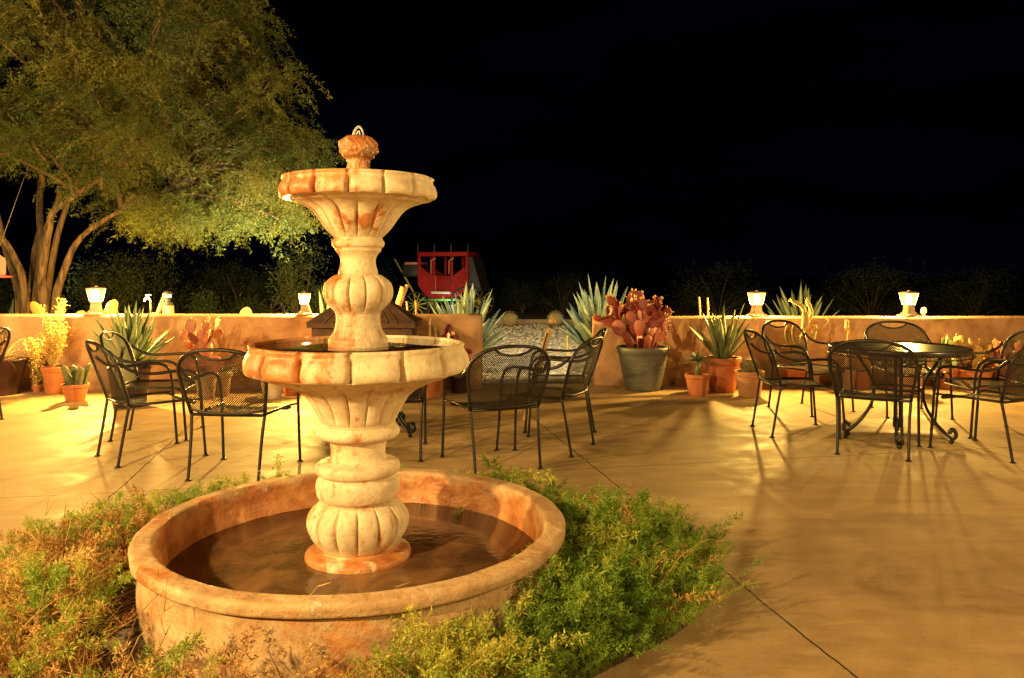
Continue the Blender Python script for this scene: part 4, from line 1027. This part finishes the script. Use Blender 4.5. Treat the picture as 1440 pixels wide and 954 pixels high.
for (wxo, rad) in ((-hw*1.02, .40), (hw*.98, .48)):
    for yy in (-D-.14, D+.14):
        wo = bpy.data.objects.new('wheel', None); COL.objects.link(wo); wo.parent = co_; wo.location = (wxo, yy, rad+.0)
        bpy.data.objects.remove(wo)
        m = MB(); m.tube([(wxo+rad*cos(2*PI*i/40), yy, rad+rad*sin(2*PI*i/40)) for i in range(40)], .025, 6, closed=True); w_ = m.build('wheel', M['black'], co_)
        m = MB()
        for i in range(12): q = 2*PI*i/12+.2; m.tube([(wxo, yy, rad), (wxo+rad*cos(q), yy, rad+rad*sin(q))], .014, 5)
        m.build('spokes', M['yellow'], w_)
m = MB(); m.tube([(-hw*.9, -D-.05, cz(421)), (hw*.6, -D-.05, cz(421))], .035, 8); m.build('side_beam', M['greenlit'], co_)
m = MB(); m.tube([(-hw*1.0-.2, -D*.3, .62), (-hw*1.0-.9, -D*.5, cz(364))], [.035, .025], 8); m.build('tongue', M['yellow'], co_)
lamp('coach_spot', (cx-1.2, Yc-4.2, .25), 42, (1, .85, .66), .06, 60, (cx-.1, Yc, 1.2), .8)
lamp('coach_glow', (cx+.1, Yc-1.0, .35), 5, (.8, 1, .75), .05)

# ---------------------------------------------------------------- tree
def bush(name, px, Y, w, h, seed, label, mat='bush', n=900, leaf=.07, z0=0, group='dark shrubs beyond the wall'):
    rn = np.random.default_rng(seed); rg = random.Random(seed); x = wx(px, Y)
    r = empty(name, (x, Y, z0), 0, label, 'shrub', group); st = MB(); C_ = []
    for i in range(16):
        a = rg.uniform(0, 6.3); e = rg.uniform(.15, 1.0); c = Vector((cos(a)*w*.5*rg.uniform(.2, .85)*(1.1-e*.5), sin(a)*w*.4*rg.uniform(.2, .85), h*e*.86)); C_.append(c)
        P = spline([(0, 0, -.03), (c.x*.35, c.y*.35, c.z*.5), tuple(c)], 4); st.tube(P, [.02*(1-.7*j/len(P)) for j in range(len(P))], 5)
    st.build('stems', M['bark'], r)
    cc = np.array([C_[rg.randrange(16)] for _ in range(n)]); p = cc+rn.normal(size=(n, 3))*np.array([w*.11, w*.1, h*.10]); p[:, 2] = np.clip(p[:, 2], .02, h*1.1)
    T = []; ti = []
    tin = {i: rg.random() for i in range(16)}
    for k_ in range(7):
        T.append(leaflet(p+rn.normal(size=p.shape)*leaf*.8, rn.normal(size=p.shape)+np.array([0, 0, .35]), rn.uniform(leaf*.6, leaf*1.3, n), leaf*.32, rn)); ti.append(np.clip(.4+.3*np.sin(cc[:, 0]*9+seed)+rn.normal(size=n)*.15, 0, 1))
    tri_mesh('foliage', np.concatenate(T), np.concatenate(ti), M[mat], r); return r
B = [(215, 15.5, 2.2, 1.75, 'broad dark shrub beyond the wall, behind the tan post'), (300, 22, 1.9, 1.7, 'dim shrub far beyond the wall, second from the tree'),
     (345, 19, 2.2, 1.65, 'dim broad shrub beyond the wall above the prickly pear'), (425, 13.2, 1.25, 1.90, 'tall olive feathery shrub behind the lantern beside the fountain'),
     (345, 14.5, .85, .92, 'low green shrub just beyond the wall left of the wagon wheel'), (288, 13.5, .45, .98, 'small rounded grey shrub beyond the wall'),
     (150, 13.5, 1.5, 1.6, 'dark shrub beyond the wall right of the tree trunk'), (20, 15.5, 2.6, 1.5, 'dark shrub behind the tree trunk at the left edge'),
     (790, 26, 2.6, 1.35, 'faint low shrub in the dark beyond the gravel'), (735, 28, 1.8, 1.2, 'faint shrub in the dark right of the coach'), (1010, 24, 3.2, 1.75, 'faint dark shrub beyond the right wall left of the lantern'),
     (1225, 21, 3.0, 1.6, 'faint shrub beyond the right wall between the two lanterns'), (1370, 22, 3.0, 1.7, 'faint shrub beyond the right wall at the right edge'), (520, 24, 2.0, 1.6, 'faint shrub far behind the fountain neck')]
for i, (px, Y, w, h, lab) in enumerate(B): bush('desert_shrub', px, Y, w, h, 100+i, lab)

TX, TY = wx(52, 11.6), 11.6
tr = empty('willow_tree', (TX, TY, 0), 0, 'large many trunked tree with drooping feathery foliage beyond the left wall', 'tree')
rg = random.Random(5); tk = MB(); tips = []
def TP(px, py, Y=11.6): return Vector((wx(px, Y)-TX, Y-TY, wz(py, Y)))
stems = [ # (pixel polyline, y drift, base radius, tip radius)
 ([(24, 520), (22, 435), (12, 395), (-8, 350), (-25, 290), (-50, 200)], .3, .10, .04), ([(38, 520), (38, 435), (35, 385), (18, 345), (5, 325), (-10, 270), (0, 180)], -.2, .11, .04),
 ([(46, 520), (46, 430), (45, 380), (42, 330), (35, 280), (40, 190), (60, 100)], .4, .13, .05), ([(58, 520), (57, 430), (52, 380), (55, 330), (72, 280), (78, 210), (110, 110)], .2, .10, .04),
 ([(66, 520), (64, 430), (66, 385), (78, 330), (88, 300), (112, 285), (140, 268), (190, 240)], -.3, .13, .035), ([(78, 520), (75, 430), (84, 385), (98, 345), (122, 318), (170, 290), (230, 262)], .2, .12, .035),
 ([(60, 520), (60, 430), (60, 370), (68, 310), (90, 240), (150, 150), (230, 90)], .5, .10, .035), ([(30, 520), (33, 430), (28, 360), (30, 300), (15, 220)], .5, .09, .03)]
for P, dy, r0, r1 in stems:
    pts = [TP(px, py)+Vector((0, dy*i/len(P)*1.6, 0)) for i, (px, py) in enumerate(P)]; sp = spline(pts, 6); n = len(sp)
    for i in range(1, n): sp[i] = sp[i]+Vector((.012*mnoise.noise(sp[i]*3), .012*mnoise.noise(sp[i]*3+Vector((5, 0, 0))), 0))
    tk.tube(sp, [(r0+(r1-r0)*(i/n)**.8)*.62*(1.3 if i < 3 else 1)*(1+.12*mnoise.noise(Vector((i*.4, r0*90, 0)))) for i in range(n)], 12); tips += [sp[n*3//5], sp[n*4//5], sp[-1]]
tk.build('trunk', M['bark'], tr)
# clump centres fill the crown
cen = []
CC = Vector((wx(105, 11.6)-TX, 0, 3.95)); RX, RY, RZ = 3.75, 2.7, 2.2
while len(cen) < 128:
    v = Vector((rg.uniform(-1.35, 1), rg.uniform(-1, 1), rg.uniform(-1, 1)))
    q = Vector((min(v.x, 1), v.y, v.z)).length
    if q > 1 or q < .35: continue
    if v.z < -.62 and v.x > -.2: 
        if rg.random() < .5: continue
    c = CC+Vector((v.x*RX, v.y*RY, v.z*RZ)); px = 720+(c.x+TX)/(c.y+TY)*F; py = HZ-(c.z-HC)/(c.y+TY)*F
    if c.z < 1.95: continue
    if px < 130 and py > 225: continue
    if px > 130 and px < 215 and py > 318: continue
    if px > 385 or px > 300+py*.48: continue
    cen.append(c)
extra = [(395, 110), (372, 78), (350, 40), (330, 5), (352, 18), (432, 195), (448, 212), (440, 240), (425, 262), (415, 292), (405, 305), (380, 300), (350, 285), (320, 292), (300, 300), (275, 285), (250, 300), (215, 305), (170, 300), (395, 250), (410, 170), (420, 225), (300, 268), (345, 260), (375, 275)]
for px, py in extra:
    px = 300+(px-300)*.83 if px > 300 else px
    c = TP(px, py, 11.6+rg.uniform(-1.2, .8)); c = TP(px, py, c.y+TY); cen.append(c)
lb = MB()
for c in cen:
    t0 = min(tips, key=lambda t_: (t_-c).length+(.8 if t_.z > c.z+.4 else 0)); mid = (t0+c)/2+Vector((rg.uniform(-.15, .15), rg.uniform(-.15, .15), .28)); P = spline([t0, mid, c, c+Vector((rg.uniform(-.2, .3), rg.uniform(-.2, .2), -.25))], 5); n = len(P)
    lb.tube(P, [.028*(1-.8*i/n)+.003 for i in range(n)], 5)
lb.build('limbs', M['bark'], tr)
def droop_variant(rng, L=.55):
    k = 9; t = np.linspace(0, 1, k)[:, None]; az = rng.uniform(0, 6.3); el = rng.uniform(-.1, .7)
    d = np.array([cos(az)*cos(el), sin(az)*cos(el), sin(el)]); P = d*t*L-np.array([0, 0, 1])*(t**1.8)*L*rng.uniform(.5, 1.0)
    T = [stem_tris(P, .006, rng)]
    for i in range(1, k):
        dd = unit((P[i]-P[i-1])[None])
        m_ = 9; T.append(leaflet(np.repeat(P[i][None], m_, 0)+rng.normal(size=(m_, 3))*.025, dd*1.0+rng.normal(size=(m_, 3))*.75, rng.uniform(.045, .09, m_), .017, rng))
    return np.concatenate(T)
tv = [droop_variant(RNG) for _ in range(18)]
pos, yaw, sc, ti = [], [], [], []
for c in cen:
    ct = rg.uniform(.1, .9)
    for i in range(44):
        p = c+Vector((rg.gauss(0, .20), rg.gauss(0, .20), rg.gauss(0, .13))); pos.append(tuple(p)); yaw.append(rg.random()*6.3); sc.append(rg.uniform(.45, 1.0)); ti.append(ct+rg.uniform(-.2, .2))
T, t_ = place(tv, np.array(pos), yaw, sc, [(0, 0)]*len(pos), np.array(ti), RNG)
tri_mesh('crown', T, t_, M['tree'], tr)
lamp('tree_uplight', (wx(400, 10.6), 10.3, .15), 620, (.95, 1, .58), .06, 84, (wx(375, 11.4), 11.8, 3), .9)
lamp('tree_uplight', (wx(60, 13.4), 13.4, .2), 120, (.9, 1, .5), .06, 70, (wx(50, 12.6), 12.6, 3), .9)
lamp('unseen_yard_light', (.2, 8.7, 3.6), 330, (1, .88, .58), .08, 84, (.1, 14.2, 0), .7)
lamp('unseen_yard_light', (-.4, 13.2, 4.6), 260, (1, .88, .58), .08, 120, (0, 14.5, 0), .8)  # second light added overhead to brighten the gravel, no lamp stands there
print('done', len(bpy.data.objects))
